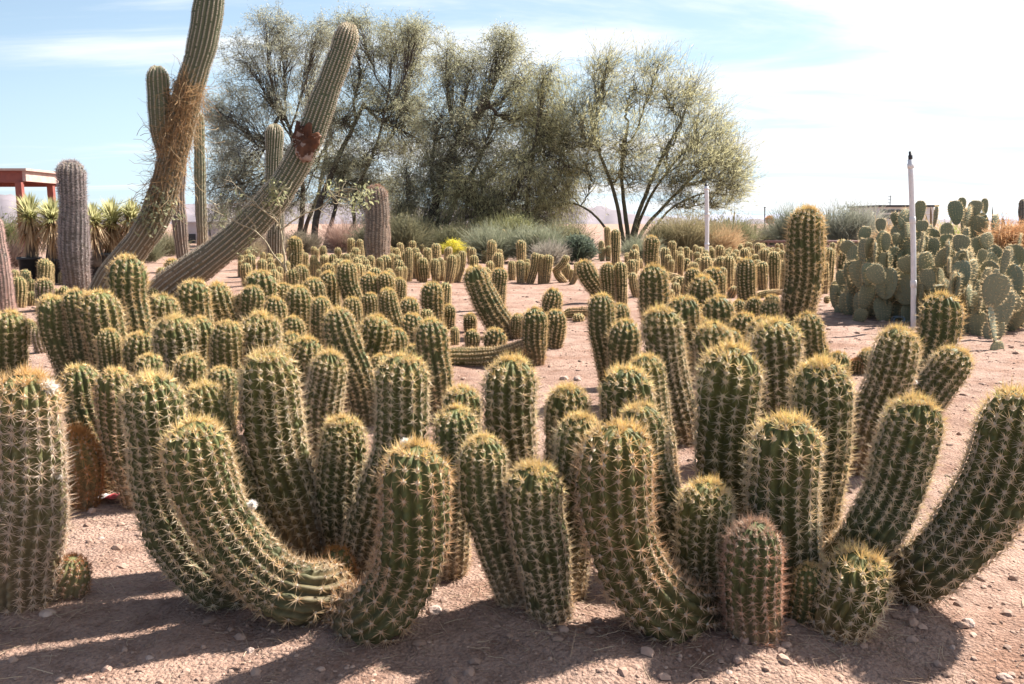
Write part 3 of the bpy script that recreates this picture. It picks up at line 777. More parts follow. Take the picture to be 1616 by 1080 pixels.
c = clump('cluster of short golden stems beside the grey hairy column with the reddish crown', [(608, 403, 19, 610, 440, None), (630, 410, 16, 627, 450, None), (638, 420, 10, 636, 450, None), (618, 400, 12, 622, 435, None), (625, 391, 12, 628, 430, None), (615, 388, 8, 615, 420, None), (631, 383, 10, 634, 420, None)], group=bk)
c = clump('row of dark-backed narrow stems between the hairy column and the tree trunks', [(645, 391, 12, 645, 445, None), (651, 380, 10, 652, 425, None), (656, 391, 12, 656, 440, None), (640, 398, 10, 640, 440, None)], group=bk)
c = clump('bright golden domes clustered low in front of the hairy column', [(592, 423, 19, 592, 470, None), (613, 428, 21, 614, 475, None), (606, 441, 22, 606, 490, None), (569, 438, 16, 570, 475, None)], group=bk)
c = clump('taller round-crowned column with a flower bud mark, rising behind the bare sapling', [(465, 375, 22, 466, 440, None), (482, 399, 10, 482, 435, None)], group=bk)
c = clump('stems with broad golden crowns just right of the bare sapling', [(461, 425, 20, 464, 480, None), (475, 419, 23, 478, 475, None), (441, 421, 10, 442, 450, None)], group=bk)
c['label'] = 'three stems with broad golden crowns beside the thin trunk of the bare sapling'
c = clump('handful of small brown-gold stems under the overhang of the wounded saguaro', [(395, 401, 15, 396, 445, None), (388, 415, 16, 389, 452, None), (413, 409, 16, 415, 445, None), (426, 407, 11, 427, 438, None), (428, 415, 12, 430, 450, None), (431, 425, 16, 434, 460, None), (442, 415, 10, 443, 445, None)], group=bk)
c = clump('thin scattered stems standing in front of the dark fallen log', [(495, 403, 11, 495, 440, None), (510, 388, 10, 510, 420, None), (510, 403, 12, 511, 435, None), (502, 413, 9, 502, 440, None), (525, 401, 12, 526, 435, None), (533, 391, 11, 534, 420, None), (542, 401, 11, 543, 430, None)], group=bk)
c = clump('two slim stems before a dark tree trunk, with a cluster at their foot', [(554, 376, 11, 553, 420, None), (568, 378, 10, 574, 420, None), (561, 391, 13, 566, 430, None), (554, 407, 8, 554, 430, None), (563, 407, 17, 564, 445, None), (580, 391, 8, 580, 430, None)], group=bk)
c = clump('bunch of golden crowned stems in the thick of the far bed', [(517, 417, 21, 519, 465, None), (538, 410, 17, 540, 455, None), (526, 415, 16, 530, 455, None), (566, 416, 19, 568, 460, None), (505, 425, 12, 505, 455, None)], group=bk)
c = clump('low clump of four stubby stems on bare ground in front of the black pots', [(29, 437, 20, 31, 485, None), (39, 432, 14, 40, 475, None), (48, 440, 15, 49, 480, None), (50, 460, 13, 50, 482, None)], group=bk)
c = clump('tall stem with woolly shoulders rising from small offsets against a black pot', [(70, 409, 20, 71, 470, None), (69, 440, 25, 70, 490, None, dict(tint=PINKG)), (86, 455, 14, 86, 485, None), (101, 452, 15, 99, 485, None)], group=bk)
c = clump('short dark column with a tan trunk beside it, next to the frame-cut column', [(45, 505, 21, 46, 545, None), (60, 515, 20, 66, 560, None, dict(skin=SKIN_PALE, tint=PINKG, lie=0))], group=bk)
c = clump('round gold-topped stubs in the shade of the vine-hung saguaro', [(271, 409, 25, 272, 445, None), (256, 422, 18, 255, 450, None), (241, 455, 19, 241, 485, None), (236, 447, 14, 236, 470, None), (298, 405, 14, 298, 425, None)], group=bk)
clump('handful of mid-height columns filling the space behind the level crowd of eight spiny columns', [
    (398, 452, 34, 400, 560, None), (434, 470, 34, 436, 575, None), (448, 448, 30, 450, 540, None), (506, 470, 32, 508, 570, None), (556, 470, 30, 560, 560, None), (462, 500, 34, 462, 590, None)], group='torch cactus clumps in the middle beds')
clump('short broad stems wedged between the pair of slim leaning columns and the level crowd', [
    (236, 560, 44, 240, 690, None), (300, 560, 48, 302, 690, None), (170, 520, 34, 176, 640, None), (350, 580, 44, 352, 700, None)], group='torch cactus clumps in the middle beds')
clump('low rounded stems tucked between the bunched yellow-crowned tops and the sand', [
    (1100, 500, 40, 1104, 590, None), (1150, 520, 42, 1152, 630, None), (1250, 530, 40, 1254, 640, None), (1215, 475, 34, 1216, 560, None), (1060, 520, 40, 1064, 620, None), (1190, 470, 28, 1192, 540, None)], group='torch cactus clumps in the middle beds')
clump('three upright stems between the lying pale trunk and the crowd of small uneven stems', [
    (624, 520, 36, 626, 625, None), (655, 545, 34, 656, 640, None), (600, 560, 34, 604, 650, None)], group='torch cactus clumps in the middle beds')
# filler stems that show between the named ones of the crowded far beds
_fr = np.random.default_rng(5)
for lab, x0, x1, y0, y1, n in (
        ('scatter of tiny golden stems at the very back of the bed under the grey-green trees', 575, 690, 392, 405, 10),
        ('scatter of tiny stems at the back of the bed below the reddish rail fence', 1120, 1250, 398, 409, 12),
        ('scatter of small stems behind the row of golden crowned columns by the wounded saguaro', 440, 520, 408, 425, 8),
        ('scatter of small stems between the fence-side bed and the broad dark domes', 1100, 1200, 425, 440, 10),
        ('loose crowd of small stems in the shade between the wounded saguaro and the fallen log', 385, 470, 405, 440, 12),
        ('loose crowd of small stems around the foot of the hairy column with the reddish crown', 540, 640, 425, 455, 12),
        ('thin line of small stems along the edge of the grey-green brush', 650, 790, 402, 422, 16),
        ('small dark stems in the gap between the pole-like stem and the stout dark column', 980, 1060, 412, 440, 9),
        ('many small stems standing in ranks left of the tallest lone column', 1120, 1245, 412, 436, 16),
        ('packed ranks of small stems just left of the bare sapling, below the wounded trunk', 380, 450, 425, 462, 12),
        ('packed ranks of small stems around the taller round-crowned column', 440, 560, 420, 450, 18),
        ('packed golden stems in front of the hairy column, behind the sand clearing', 560, 660, 440, 470, 12),
        ('short stems ranked in front of the straw brush by the thinner white pipe', 1060, 1180, 405, 430, 18),
        ('short stems filling the far corner before the rail fence', 1160, 1260, 400, 420, 16),
        ('low stems behind the broad domes of the bunched clump', 1080, 1180, 440, 470, 10),
        ('few small stems between the swollen dark columns and the rail fence', 1290, 1350, 402, 425, 6),
        ('small pale stems scattered near the black nursery pots', 20, 120, 448, 468, 6)):
    ss = []
    for _ in range(n):
        x, y = _fr.uniform(x0, x1), _fr.uniform(y0, y1)
        Y = gy_depth(y); h = _fr.uniform(0.22, 0.5) / Y * FPX
        ss.append((x + _fr.uniform(-3, 3), y - h, 0.155 / Y * FPX * _fr.uniform(0.8, 1.1), x, y))
    clump(lab, ss, group=bk)

# a round scar on the tall lone column; dark disk paints the hole's shade
def scar(root):
    Y = gy_depth(555) - 0.02
    c = at(1300, 379, Y); r = wsize(6, Y)
    m = MB()
    th = np.linspace(0, 2 * math.pi, 17)
    P = np.stack((c[0] + 0.5 * r * np.cos(th) * 0.9, np.full_like(th, c[1] - 0.01), c[2] + 0.9 * r * np.sin(th)), -1)
    m.tube(P, r * 0.35, 6, cap=False)
    o = m.out('scar', simple('tan_scar', (0.45, 0.33, 0.18)), root)
    m2 = MB(); m2.tube([c + (0, 0.05, 0), c + (0, 0.004, 0), c + (0, -0.006, 0)], [r * 0.5, r * 0.5, r * 0.42], 14)
    m2.out('scar_shade_disk', DARKWOOD, o)
scar(tall_root)

# ------------------------------------------------------------------ giant columns
def column(name, label, cat, pts, wd, gy, group=None, seed=1, **kw):
    Y = gy_depth(gy)
    P = np.array([at(x, y, Y) for x, y in pts])
    R = wsize(wd / 2, Y)
    root = thing(name, label, cat, (P[0][0], P[0][1], 0), group)
    rng = np.random.default_rng(seed)
    a = dict(ribs=20, skin=SAGUARO, spacing=0.13, slen=0.10, depth=0.2, base_f=0.95, tint=np.array((0.62, 0.55, 0.46)), tip_gold=False, dense=0.8, dome=1.3, rw=0.9, wobk=1.3)
    a.update(kw)
    stem_mesh('stem', P, R, root, rng, 1, **a)
    return root, Y, R
sag, SY, SR = column('saguaro', 'huge leaning saguaro with a short side arm, draped in dry brown vine', 'saguaro',
    [(160, 470), (186, 425), (218, 385), (246, 340), (262, 290), (279, 225), (297, 150), (319, 75), (331, 5), (339, -70), (340, -150)], 42, 466, seed=3, base_f=1.1)
P = np.array([at(x, y, SY + q) for x, y, q in [(274, 270, 0.06), (263, 238, 0.0), (254, 198, -0.06), (250, 150, -0.08), (249, 104, -0.08)]])
stem_mesh('arm', P, wsize(17, SY), sag, np.random.default_rng(4), 1, ribs=16, skin=SAGUARO, spacing=0.16, slen=0.13, depth=0.16, base_f=0.8, tint=np.array((0.68, 0.62, 0.54)), tip_gold=False, dense=0.7, dome=1.4, rw=0.9)
sag2, S2Y, S2R = column('saguaro', 'bare leaning saguaro with a torn brown wound two thirds of the way up', 'saguaro',
    [(236, 478), (285, 440), (330, 408), (385, 362), (432, 312), (466, 262), (494, 205), (520, 135), (540, 80), (553, 37)], 47, 470, seed=8, base_f=1.12, taper=0.74)
def wound(root, cx, cy, Y, R):
    """torn open flesh on the camera side of the trunk, standing a little proud of it"""
    rng = np.random.default_rng(12)
    c = at(cx, cy, Y)
    ax = norm(at(510, 165, Y) - at(466, 262, Y)); side = norm(np.cross(ax, (0, 1, 0)))
    front = np.array((0, -1, 0))
    na, nb = 26, 34
    A = np.linspace(-1, 1, nb); B = np.linspace(-1, 1, na)
    V, mi = [], []
    for b in B:
        for a in A:
            ang = 0.22 + a * 1.12
            edge = max(abs(a), abs(b)); t_ = math.atan2(b, a)
            lim = 0.92 + 1.1 * float(fbm(2.2 * math.cos(t_) + 5, 2.2 * math.sin(t_) + 9, 4))
            hole = -0.24 * math.exp(-((a - 0.15) ** 2 + (b - 0.05) ** 2) * 3)
            rr = R * (1.11 + hole + 0.12 * fbm(a * 4 + 3, b * 4 + 7, 4) * 2) if edge < 0.98 else R * 0.86
            V.append(c + ax * b * R * 1.0 * lim + side * math.sin(ang) * rr * min(lim, 1.1) * 0.92 + front * math.cos(ang) * rr)
    i = np.arange(na - 1)[:, None] * nb; j = np.arange(nb - 1)[None, :]
    Q = np.stack((i + j, i + j + 1, i + nb + j + 1, i + nb + j), -1).reshape(-1, 4)
    patch = fbm((Q[:, 0] % nb) * 0.21, (Q[:, 0] // nb) * 0.23, 3) + 0.10 * ((Q[:, 0] // nb) < na * 0.4) - 0.05 > 0.15
    o = build('wound', np.array(V), Q, mats=[WOUND, WOUNDPALE], mq=np.where(patch, 1, 0), parent=root)
wound(sag2, 489, 224, S2Y, S2R * 1.12)
column('saguaro', 'slender upright saguaro seen behind the wounded one, its rounded top level with the wound', 'saguaro', [(436, 408), (434, 320), (433, 196)], 27, 425, seed=5)
column('columnar_cactus', 'thin straight tan column standing behind the vine-hung saguaro', 'column cactus', [(320, 412), (318, 330), (314, 240), (313, 178)], 17, 414, seed=6, ribs=12, tint=np.array((0.7, 0.6, 0.45)))
column('columnar_cactus', 'pinkish weathered trunk-like column between the two leaning saguaros', 'column cactus', [(292, 428), (284, 370), (281, 300), (283, 240)], 22, 428, seed=7, ribs=14, skin=GREYSKIN, tint=np.array((0.7, 0.52, 0.46)))
HAIR = dict(ribs=18, skin=GREYSKIN, spacing=0.2, slen=0.30, depth=0.13, dense=1.3, tint=GREY * 1.05, dome=1.1, base_f=0.95, tip_gold=False, rw=0.9)
column('hairy_column_cactus', 'dark grey hairy column cactus standing before the potted yuccas', 'column cactus', [(123, 464), (118, 400), (114, 320), (112, 255)], 40, 464, seed=9, **HAIR)
column('hairy_column_cactus', 'hairy grey column cactus with a reddish crown in the middle of the far bed', 'column cactus', [(596, 440), (595, 370), (594, 293)], 33, 436, seed=10, **dict(HAIR, tint=np.array((0.66, 0.58, 0.52)), tipcol=np.array((0.60, 0.38, 0.28))))
column('hairy_column_cactus', 'shorter hairy column half hidden behind the one with the reddish crown', 'column cactus', [(609, 432), (608, 390), (607, 352)], 15, 430, seed=11, **dict(HAIR, tint=np.array((0.74, 0.62, 0.54))))
column('hairy_column_cactus', 'pink-brown bristly column leaning out of the frame at its edge', 'column cactus', [(8, 505), (-4, 420), (-16, 340)], 32, 520, seed=12, **dict(HAIR, tint=np.array((0.78, 0.62, 0.58))))
column('columnar_cactus', 'narrow purplish column rising above the straw beside the prickly pears', 'column cactus', [(1618, 480), (1616, 400), (1615, 314)], 13, 482, seed=13, ribs=12, skin=GREYSKIN)

# ------------------------------------------------------------------ strands: dry vine, straw, leaf sprays
def strands(P0, D, ln, width, curl, rng, cols, n_seg=4):
    """many thin curved ribbons -> V, Q, C"""
    n = len(P0)
    D = norm(D); P = P0.copy(); pts = [P]
    for i in range(n_seg):
        D = norm(D + curl * rng.standard_normal((n, 3)))
        P = P + D * (ln / n_seg)[:, None]
        pts.append(P)
    pts = np.stack(pts, 1)
    side = norm(np.cross(D, rng.standard_normal((n, 3))))
    wv = width * np.linspace(1, 0.5, n_seg + 1)[None, :, None]
    V = np.stack((pts - side[:, None] * wv, pts + side[:, None] * wv), 2).reshape(-1, 3)
    m = n_seg + 1
    b = (np.arange(n) * 2 * m)[:, None, None] + (np.arange(n_seg) * 2)[None, :, None]
    Q = (b + np.array([0, 1, 3, 2])[None, None, :]).reshape(-1, 4)
    C = np.repeat(cols, 2 * m, 0)
    return V, Q, C
def colmix(rng, n, a, b, v=0.15):
    t = rng.random((n, 1))
    return np.clip((np.array(a) * (1 - t) + np.array(b) * t) * rng.uniform(1 - v, 1 + v, (n, 1)), 0, 1)
def leaf_quads(P, D, ln, wd, rng):
    n = len(P)
    D = norm(D)
    s = norm(np.cross(D, rng.standard_normal((n, 3)))) * wd[:, None]
    tipp = P + D * ln[:, None]; mid = P + D * (ln * 0.45)[:, None]
    V = np.stack((P, mid + s, tipp, mid - s), 1).reshape(-1, 3)
    return V, np.arange(4 * n).reshape(-1, 4)

def vine():
    rng = np.random.default_rng(31)
    m = MB()
    C, _ = spline(np.array([at(x, y, SY) for x, y in [(240, 350), (262, 290), (279, 225), (297, 150), (303, 128)]]), 100)
    T, A, B = frames(C)
    n = 1500
    k = (rng.random(n) ** 0.6 * 99).astype(int)
    th = rng.normal(-math.pi / 2, 1.25, n)
    # the frame's camera-facing direction
    f = np.array((0, -1.0, 0))
    ang = rng.normal(0, 0.85, n)
    sd_ = norm(np.cross(T[k], f))
    E = norm(f * np.cos(ang)[:, None] + sd_ * np.sin(ang)[:, None])
    rr = SR * rng.uniform(1.0, 1.2, n)
    P0 = C[k] + E * rr[:, None]
    D = T[k] * rng.choice((-1, 1), n, p=(0.75, 0.25))[:, None] + 0.7 * rng.standard_normal((n, 3)) * np.array((1, 0.35, 1))
    cols = colmix(rng, n, (0.46, 0.30, 0.15), (0.30, 0.19, 0.11), 0.3)
    m.add(*[x if i != 2 else None for i, x in enumerate(strands(P0, D, rng.uniform(0.12, 0.5, n), 0.004, 0.35, rng, cols))][:2], C=np.repeat(cols, 10, 0))
    o = thing('dry_vine', 'tangle of dry brown vine wrapped round the trunk of the tallest leaning saguaro', 'vine', tuple(C[0]))
    m.out('stem', STRAW, o, smooth=False)
    m = MB()                                   # long loose tendrils hanging clear of the trunk
    for _ in range(34):
        i = rng.integers(0, 80); p = C[i] + sd_[0] * SR * rng.uniform(-1.2, 1.2) + f * SR * 1.0
        q = [p]
        d = norm(rng.standard_normal(3) * (1, 0.4, 0.6) + (0, 0, -0.2))
        for s in range(7):
            d = norm(d + rng.standard_normal(3) * 0.35 + (0, 0, -0.08)); q.append(q[-1] + d * rng.uniform(0.05, 0.12))
        m.tube(q, 0.004, 3, C=(0.44, 0.33, 0.2))
    m.out('tendril', STRAW, o)
    n = 230                                    # living leaves low on the trunk
    ctr = np.array([at(x, y, SY - SR * 1.25) for x, y in ((238, 318), (245, 342), (228, 330), (252, 325), (236, 352), (270, 335), (262, 310), (222, 352))])
    Pl = ctr[rng.integers(0, len(ctr), n)] + rng.normal(0, 0.09, (n, 3))
    V, Q = leaf_quads(Pl, rng.standard_normal((n, 3)) + (0, 0, -0.4), rng.uniform(0.05, 0.11, n), rng.uniform(0.012, 0.026, n), rng)
    build('foliage', V, Q, mats=[LEAF], parent=o, attrs={'Col': np.repeat(colmix(rng, n, (0.40, 0.40, 0.26), (0.27, 0.29, 0.17)), 4, 0)}, smooth_q=False)
vine()

def sapling():
    rng = np.random.default_rng(17)
    Y = gy_depth(474)
    lines = [([(455, 470), (453, 440), (449, 410), (445, 380), (441, 352)], 4.2, 2.6), ([(442, 364), (462, 349), (484, 336), (502, 330), (514, 320), (523, 309)], 2.8, 1.5),
             ([(441, 356), (434, 347), (417, 334), (400, 318), (380, 300)], 2.4, 1.2), ([(450, 424), (430, 400), (420, 382), (405, 367), (380, 354), (345, 336), (322, 328)], 2.6, 1.2),
             ([(441, 354), (442, 330), (438, 312), (446, 298)], 2, 1), ([(417, 334), (412, 316), (420, 304)], 1.4, 0.8), ([(380, 354), (366, 345), (352, 348)], 1.4, 0.8),
             ([(523, 309), (540, 300), (560, 298), (572, 308)], 1.4, 0.8), ([(523, 309), (516, 295), (505, 285)], 1.2, 0.7), ([(523, 309), (534, 320)], 1.2, 0.6), ([(523, 309), (545, 312), (556, 318)], 1.2, 0.6),
             ([(405, 367), (398, 350), (388, 340)], 1.3, 0.7), ([(400, 318), (388, 318), (372, 322)], 1.2, 0.6), ([(345, 336), (338, 322), (328, 316)], 1.2, 0.6), ([(434, 347), (428, 330), (430, 318)], 1.2, 0.7),
             ([(450, 424), (470, 440), (490, 452)], 1.6, 0.8), ([(380, 300), (366, 288), (350, 282)], 1.2, 0.5)]
    o = thing('sapling', 'nearly leafless sapling of thin pale forking twigs in front of the wounded saguaro', 'sapling', tuple(ground(455, 474)))
    tips = []
    for i, (pl, w0, w1) in enumerate(lines):
        yo = rng.normal(0, 0.12) if i else 0
        P = np.array([at(x, y, Y + yo * min(1, j / 2)) for j, (x, y) in enumerate(pl)])
        P, _ = spline(P, max(10, 4 * len(pl)))
        P = P + np.stack([0.006 * np.sin(np.arange(len(P)) * rng.uniform(0.5, 1.4) + rng.uniform(0, 6)) for _ in range(3)], -1)
        m = MB(); m.tube(P, np.linspace(wsize(w0 / 2, Y), wsize(w1 / 2, Y), len(P)), 6)
        for _ in range(5):
            k = rng.integers(3, len(P)); d = norm(rng.standard_normal(3) + (0, 0, 0.4)); q = P[k]
            r = [q]
            for s in range(4):
                d = norm(d + 0.4 * rng.standard_normal(3)); r.append(r[-1] + d * rng.uniform(0.03, 0.09))
            m.tube(r, np.linspace(0.005, 0.002, 5), 3)
        m.out('trunk' if i == 0 else 'branch', TWIG, o)
    for tx, ty, n, s in ((438, 300, 90, 0.08), (428, 312, 50, 0.06), (372, 322, 26, 0.10), (350, 345, 22, 0.08), (575, 308, 90, 0.09), (562, 320, 60, 0.08), (522, 300, 50, 0.09), (395, 395, 40, 0.1)):
        P = at(tx, ty, Y) + rng.normal(0, s, (n, 3))
        V, Q = leaf_quads(P, rng.standard_normal((n, 3)) + (0, 0, -0.5), rng.uniform(0.04, 0.10, n), rng.uniform(0.010, 0.02, n), rng)
        build('foliage', V, Q, mats=[LEAF], parent=o, attrs={'Col': np.repeat(colmix(rng, n, (0.42, 0.41, 0.24), (0.28, 0.30, 0.16)), 4, 0)}, smooth_q=False)
sapling()

# ------------------------------------------------------------------ trees
def tree(label, trunks, lobes, Y, seed, leafcol, bark=BARK, leaf=(0.12, 0.0125), per=92, dens=1.0, droop=0.25, cat='tree', name='tree', spread=0.55, wispy=False, gy=None, sweep=(0, 0, 0), group=None, dy=1.0):
    """trunks: [[px points from the foot]], width; lobes: (cx, cy, rx, ry) ellipses of foliage in photo pixels at the tree's own distance"""
    rng = np.random.default_rng(seed)
    foot = at(trunks[0][0][0][0], trunks[0][0][0][1], Y)
    o = thing(name, label, cat, (foot[0], Y, 0), group)
    wood = MB(); bm = MB(); LV, LD, LC = [], [], []
    tw = MB()
    starts = []
    for pl, wd in trunks:
        P = np.array([at(x, y, Y) for x, y in pl]); P[0][2] = -0.1
        off = rng.normal(0, 0.4, 3) * (1, 1, 0)
        P = P + np.linspace(0, 1, len(P))[:, None] * off * (0, dy, 0)
        S, ln = spline(P, 26)
        S = S + 0.02 * wd / 12 * np.cumsum(rng.standard_normal(S.shape), 0) * 0.5
        m = MB(); r0 = wsize(wd / 2, Y) * 0.72
        m.tube(S, np.linspace(r0, r0 * 0.45, 26), 9)
        m.out('trunk', bark, o)
        starts.append((S, r0))
    for cx, cy, rx, ry in lobes:
        c = at(cx, cy, Y + rng.normal(0, 0.8) * dy); R = np.array((wsize(rx, Y), wsize(min(rx, ry * 1.3), Y) * dy, wsize(ry, Y)))
        # the limb that feeds this lobe
        best = min(starts, key=lambda s: np.linalg.norm(s[0][-1] - c))
        S, r0 = best
        k = rng.integers(15, 26); p0 = S[k]
        mid = (p0 + c) / 2 + np.array((0, 0, -0.1)) * np.linalg.norm(c - p0) + rng.normal(0, 0.15, 3)
        Lb, ln = spline(np.array([p0, mid, c, c + norm(c - p0) * R * 0.5]), 30)
        Lb = Lb + 0.03 * np.cumsum(rng.standard_normal(Lb.shape), 0)
        Lb[0] = p0
        bm.tube(Lb, np.linspace(r0 * 0.4, 0.014, 30), 6)
        nc = int(dens * 1.25 * (rx * ry) ** 0.5 * 0.9) + 6
        u = norm(rng.standard_normal((nc, 3))) * (rng.random((nc, 1)) ** 0.42)
        cl = c + u * R * (1 + 0.22 * rng.standard_normal((nc, 1)))
        for q in cl:
            kk = rng.integers(6, 29); a = Lb[kk]
            mm = a + (q - a) * 0.5 + rng.normal(0, 0.12, 3) + np.array((0, 0, 0.12 * np.linalg.norm(q - a)))
            B_, _ = spline(np.array([a, mm, q]), 9)
            bm.tube(B_, np.linspace(0.015, 0.005, 9), 4, cap=False)
            cr = spread * rng.uniform(0.7, 1.3)
            nt_ = rng.integers(5, 9)
            d0 = norm(q - a)
            dirs = norm(d0 * 0.5 + rng.standard_normal((nt_, 3)) + np.array((0, 0, -droop)) + np.array(sweep))
            tl = cr * rng.uniform(0.7, 1.5, nt_) * (1.5 if wispy else 1.0)
            for d, l in zip(dirs, tl):
                e = q + d * l * 0.55 + np.array((0, 0, 0.03)); f = q + d * l + np.array((0, 0, -droop * 0.35 * l))
                tw.tube(np.array([q, e, f]), (0.005, 0.004, 0.002), 3, cap=False)
                nl = max(4, int(per / nt_))
                t = rng.uniform(0.1, 1.05, nl)[:, None]
                base = (1 - t) ** 2 * q + 2 * t * (1 - t) * e + t * t * f
                sp = 0.16 * cr if not wispy else 0.10 * cr
                LV.append(base + rng.normal(0, sp, (nl, 3)))
                LD.append(d * (1.3 if wispy else 0.8) + rng.standard_normal((nl, 3)) * (0.45 if wispy else 0.7) + np.array((0, 0, -droop)))
                ctone = rng.uniform(0.78, 1.2)
                LC.append(colmix(rng, nl, leafcol[0], leafcol[1], 0.22) * ctone)
    bm.out('branch', bark, o)
    tw.out('twig', bark if not wispy else GREENBARK, o)
    P = np.concatenate(LV); D = np.concatenate(LD); C = np.concatenate(LC)
    n = len(P)
    V, Q = leaf_quads(P, D, leaf[0] * rng.uniform(0.6, 1.3, n), leaf[1] * rng.uniform(0.6, 1.2, n), rng)
    build('crown', V, Q, mats=[LEAF], parent=o, attrs={'Col': np.repeat(C, 4, 0)}, smooth_q=False)
    return n
GR = ((0.51, 0.50, 0.38), (0.36, 0.36, 0.26))
OL = ((0.49, 0.47, 0.32), (0.34, 0.34, 0.21))
YG = ((0.60, 0.56, 0.31), (0.44, 0.42, 0.23))
n = 0
n += tree('broad grey-green tree with a fine airy crown, behind both leaning saguaros', [([(470, 405), (474, 360), (478, 310), (468, 240), (440, 160)], 13), ([(474, 405), (486, 350), (505, 300), (520, 220)], 10)],
     [(400, 105, 52, 50), (450, 70, 46, 34), (370, 190, 44, 60), (430, 170, 50, 52), (490, 120, 48, 60), (385, 265, 46, 36), (460, 250, 52, 46), (520, 200, 40, 60), (355, 240, 30, 45), (505, 55, 30, 26), (350, 300, 34, 34), (395, 320, 36, 22), (430, 40, 30, 20), (345, 180, 24, 40), (460, 320, 40, 24), (350, 340, 26, 20), (420, 300, 40, 26)], 42, 1, GR, dens=1.25, group='grey-green trees')
n += tree('tall grey-green tree with dark forked trunks beside the hairy grey column', [([(500, 402), (498, 370), (505, 330), (530, 270), (580, 170)], 16), ([(512, 402), (522, 350), (530, 310), (545, 250)], 11), ([(556, 402), (560, 350), (562, 310), (600, 220), (620, 130)], 9)],
     [(570, 105, 48, 55), (620, 75, 44, 40), (660, 90, 40, 50), (550, 190, 50, 55), (620, 170, 55, 60), (590, 245, 55, 40), (655, 220, 46, 60), (545, 262, 40, 30), (655, 50, 24, 22), (520, 268, 34, 30), (615, 300, 40, 34), (560, 40, 34, 22), (570, 290, 40, 22), (600, 335, 50, 26), (530, 310, 40, 24), (645, 170, 40, 60)], 40, 2, OL, dens=1.3, group='grey-green trees')
n += tree('dark multi-stemmed tree with a rounded olive crown, above the yellow flowering shrub', [([(676, 402), (676, 368), (686, 325), (715, 250), (770, 160)], 20), ([(690, 402), (700, 365), (720, 310), (760, 240)], 14), ([(664, 400), (655, 370), (640, 350)], 7), ([(684, 402), (690, 340), (680, 270), (690, 200)], 11)],
     [(735, 130, 50, 50), (785, 95, 38, 42), (820, 130, 38, 42), (700, 200, 50, 50), (770, 190, 60, 50), (830, 190, 44, 46), (720, 270, 60, 44), (790, 262, 55, 44), (690, 310, 46, 32), (745, 318, 50, 34), (650, 290, 34, 34), (710, 100, 26, 34), (700, 350, 44, 26), (760, 350, 44, 24), (640, 330, 30, 30), (795, 70, 24, 22), (735, 225, 60, 50), (690, 260, 40, 40), (610, 355, 34, 22), (800, 360, 44, 22), (670, 365, 34, 18)], 38, 3, OL, dens=1.3, group='grey-green trees')
n += tree('yellow-green drooping tree between the dark multi-stemmed tree and the spreading green-barked one', [([(828, 402), (828, 360), (832, 310), (840, 240), (850, 170)], 8), ([(790, 402), (786, 360), (780, 315)], 6)],
     [(850, 170, 44, 44), (865, 225, 34, 48), (830, 250, 44, 40), (795, 310, 46, 38), (840, 322, 40, 34), (760, 330, 44, 34), (730, 300, 34, 30), (862, 300, 24, 40), (880, 200, 26, 50), (885, 260, 22, 34), (800, 352, 40, 22), (860, 120, 26, 26), (850, 355, 44, 24), (770, 370, 44, 18), (890, 310, 26, 34), (820, 280, 44, 40)], 36, 4, YG, dens=1.25, droop=0.7, wispy=True, leaf=(0.17, 0.0105), per=58, group='yellow-green trees')
tr = []
n += tree('spreading green-barked tree fanning many thin limbs from one low fork, bright sky behind it', [
        ([(985, 402), (982, 375), (975, 330), (962, 280), (940, 220), (930, 160)], 10), ([(990, 402), (992, 365), (985, 320), (980, 260), (990, 190)], 11), ([(996, 402), (1002, 360), (1020, 310), (1045, 250), (1075, 190)], 11),
        ([(1000, 402), (1015, 365), (1045, 330), (1090, 285), (1130, 250)], 9), ([(980, 400), (960, 365), (935, 335), (905, 320), (880, 325)], 7), ([(998, 400), (1010, 350), (1040, 290), (1100, 220)], 8), ([(1004, 400), (1040, 350), (1065, 325), (1110, 305), (1150, 308)], 6)],
     [(945, 150, 40, 46), (1000, 150, 42, 42), (1055, 160, 40, 44), (1100, 195, 36, 42), (1140, 235, 26, 40), (920, 215, 34, 46), (985, 225, 50, 44), (1050, 235, 50, 44), (1105, 265, 44, 36), (1140, 290, 26, 28), (1070, 290, 40, 26), (1000, 285, 40, 26), (900, 280, 22, 34), (950, 110, 22, 20), (890, 225, 22, 40), (1130, 320, 34, 22), (1155, 265, 20, 30), (1030, 110, 26, 16), (1090, 150, 24, 20), (960, 285, 30, 26), (905, 180, 26, 34), (925, 270, 30, 30), (1080, 320, 40, 22), (1110, 225, 34, 34), (1160, 300, 16, 26)],
     36, 5, ((0.60, 0.56, 0.33), (0.42, 0.40, 0.23)), bark=GREENBARK, dens=0.95, droop=-0.15, wispy=True, leaf=(0.19, 0.0095), per=52, sweep=(0.5, 0, 0.45), name='palo_verde')

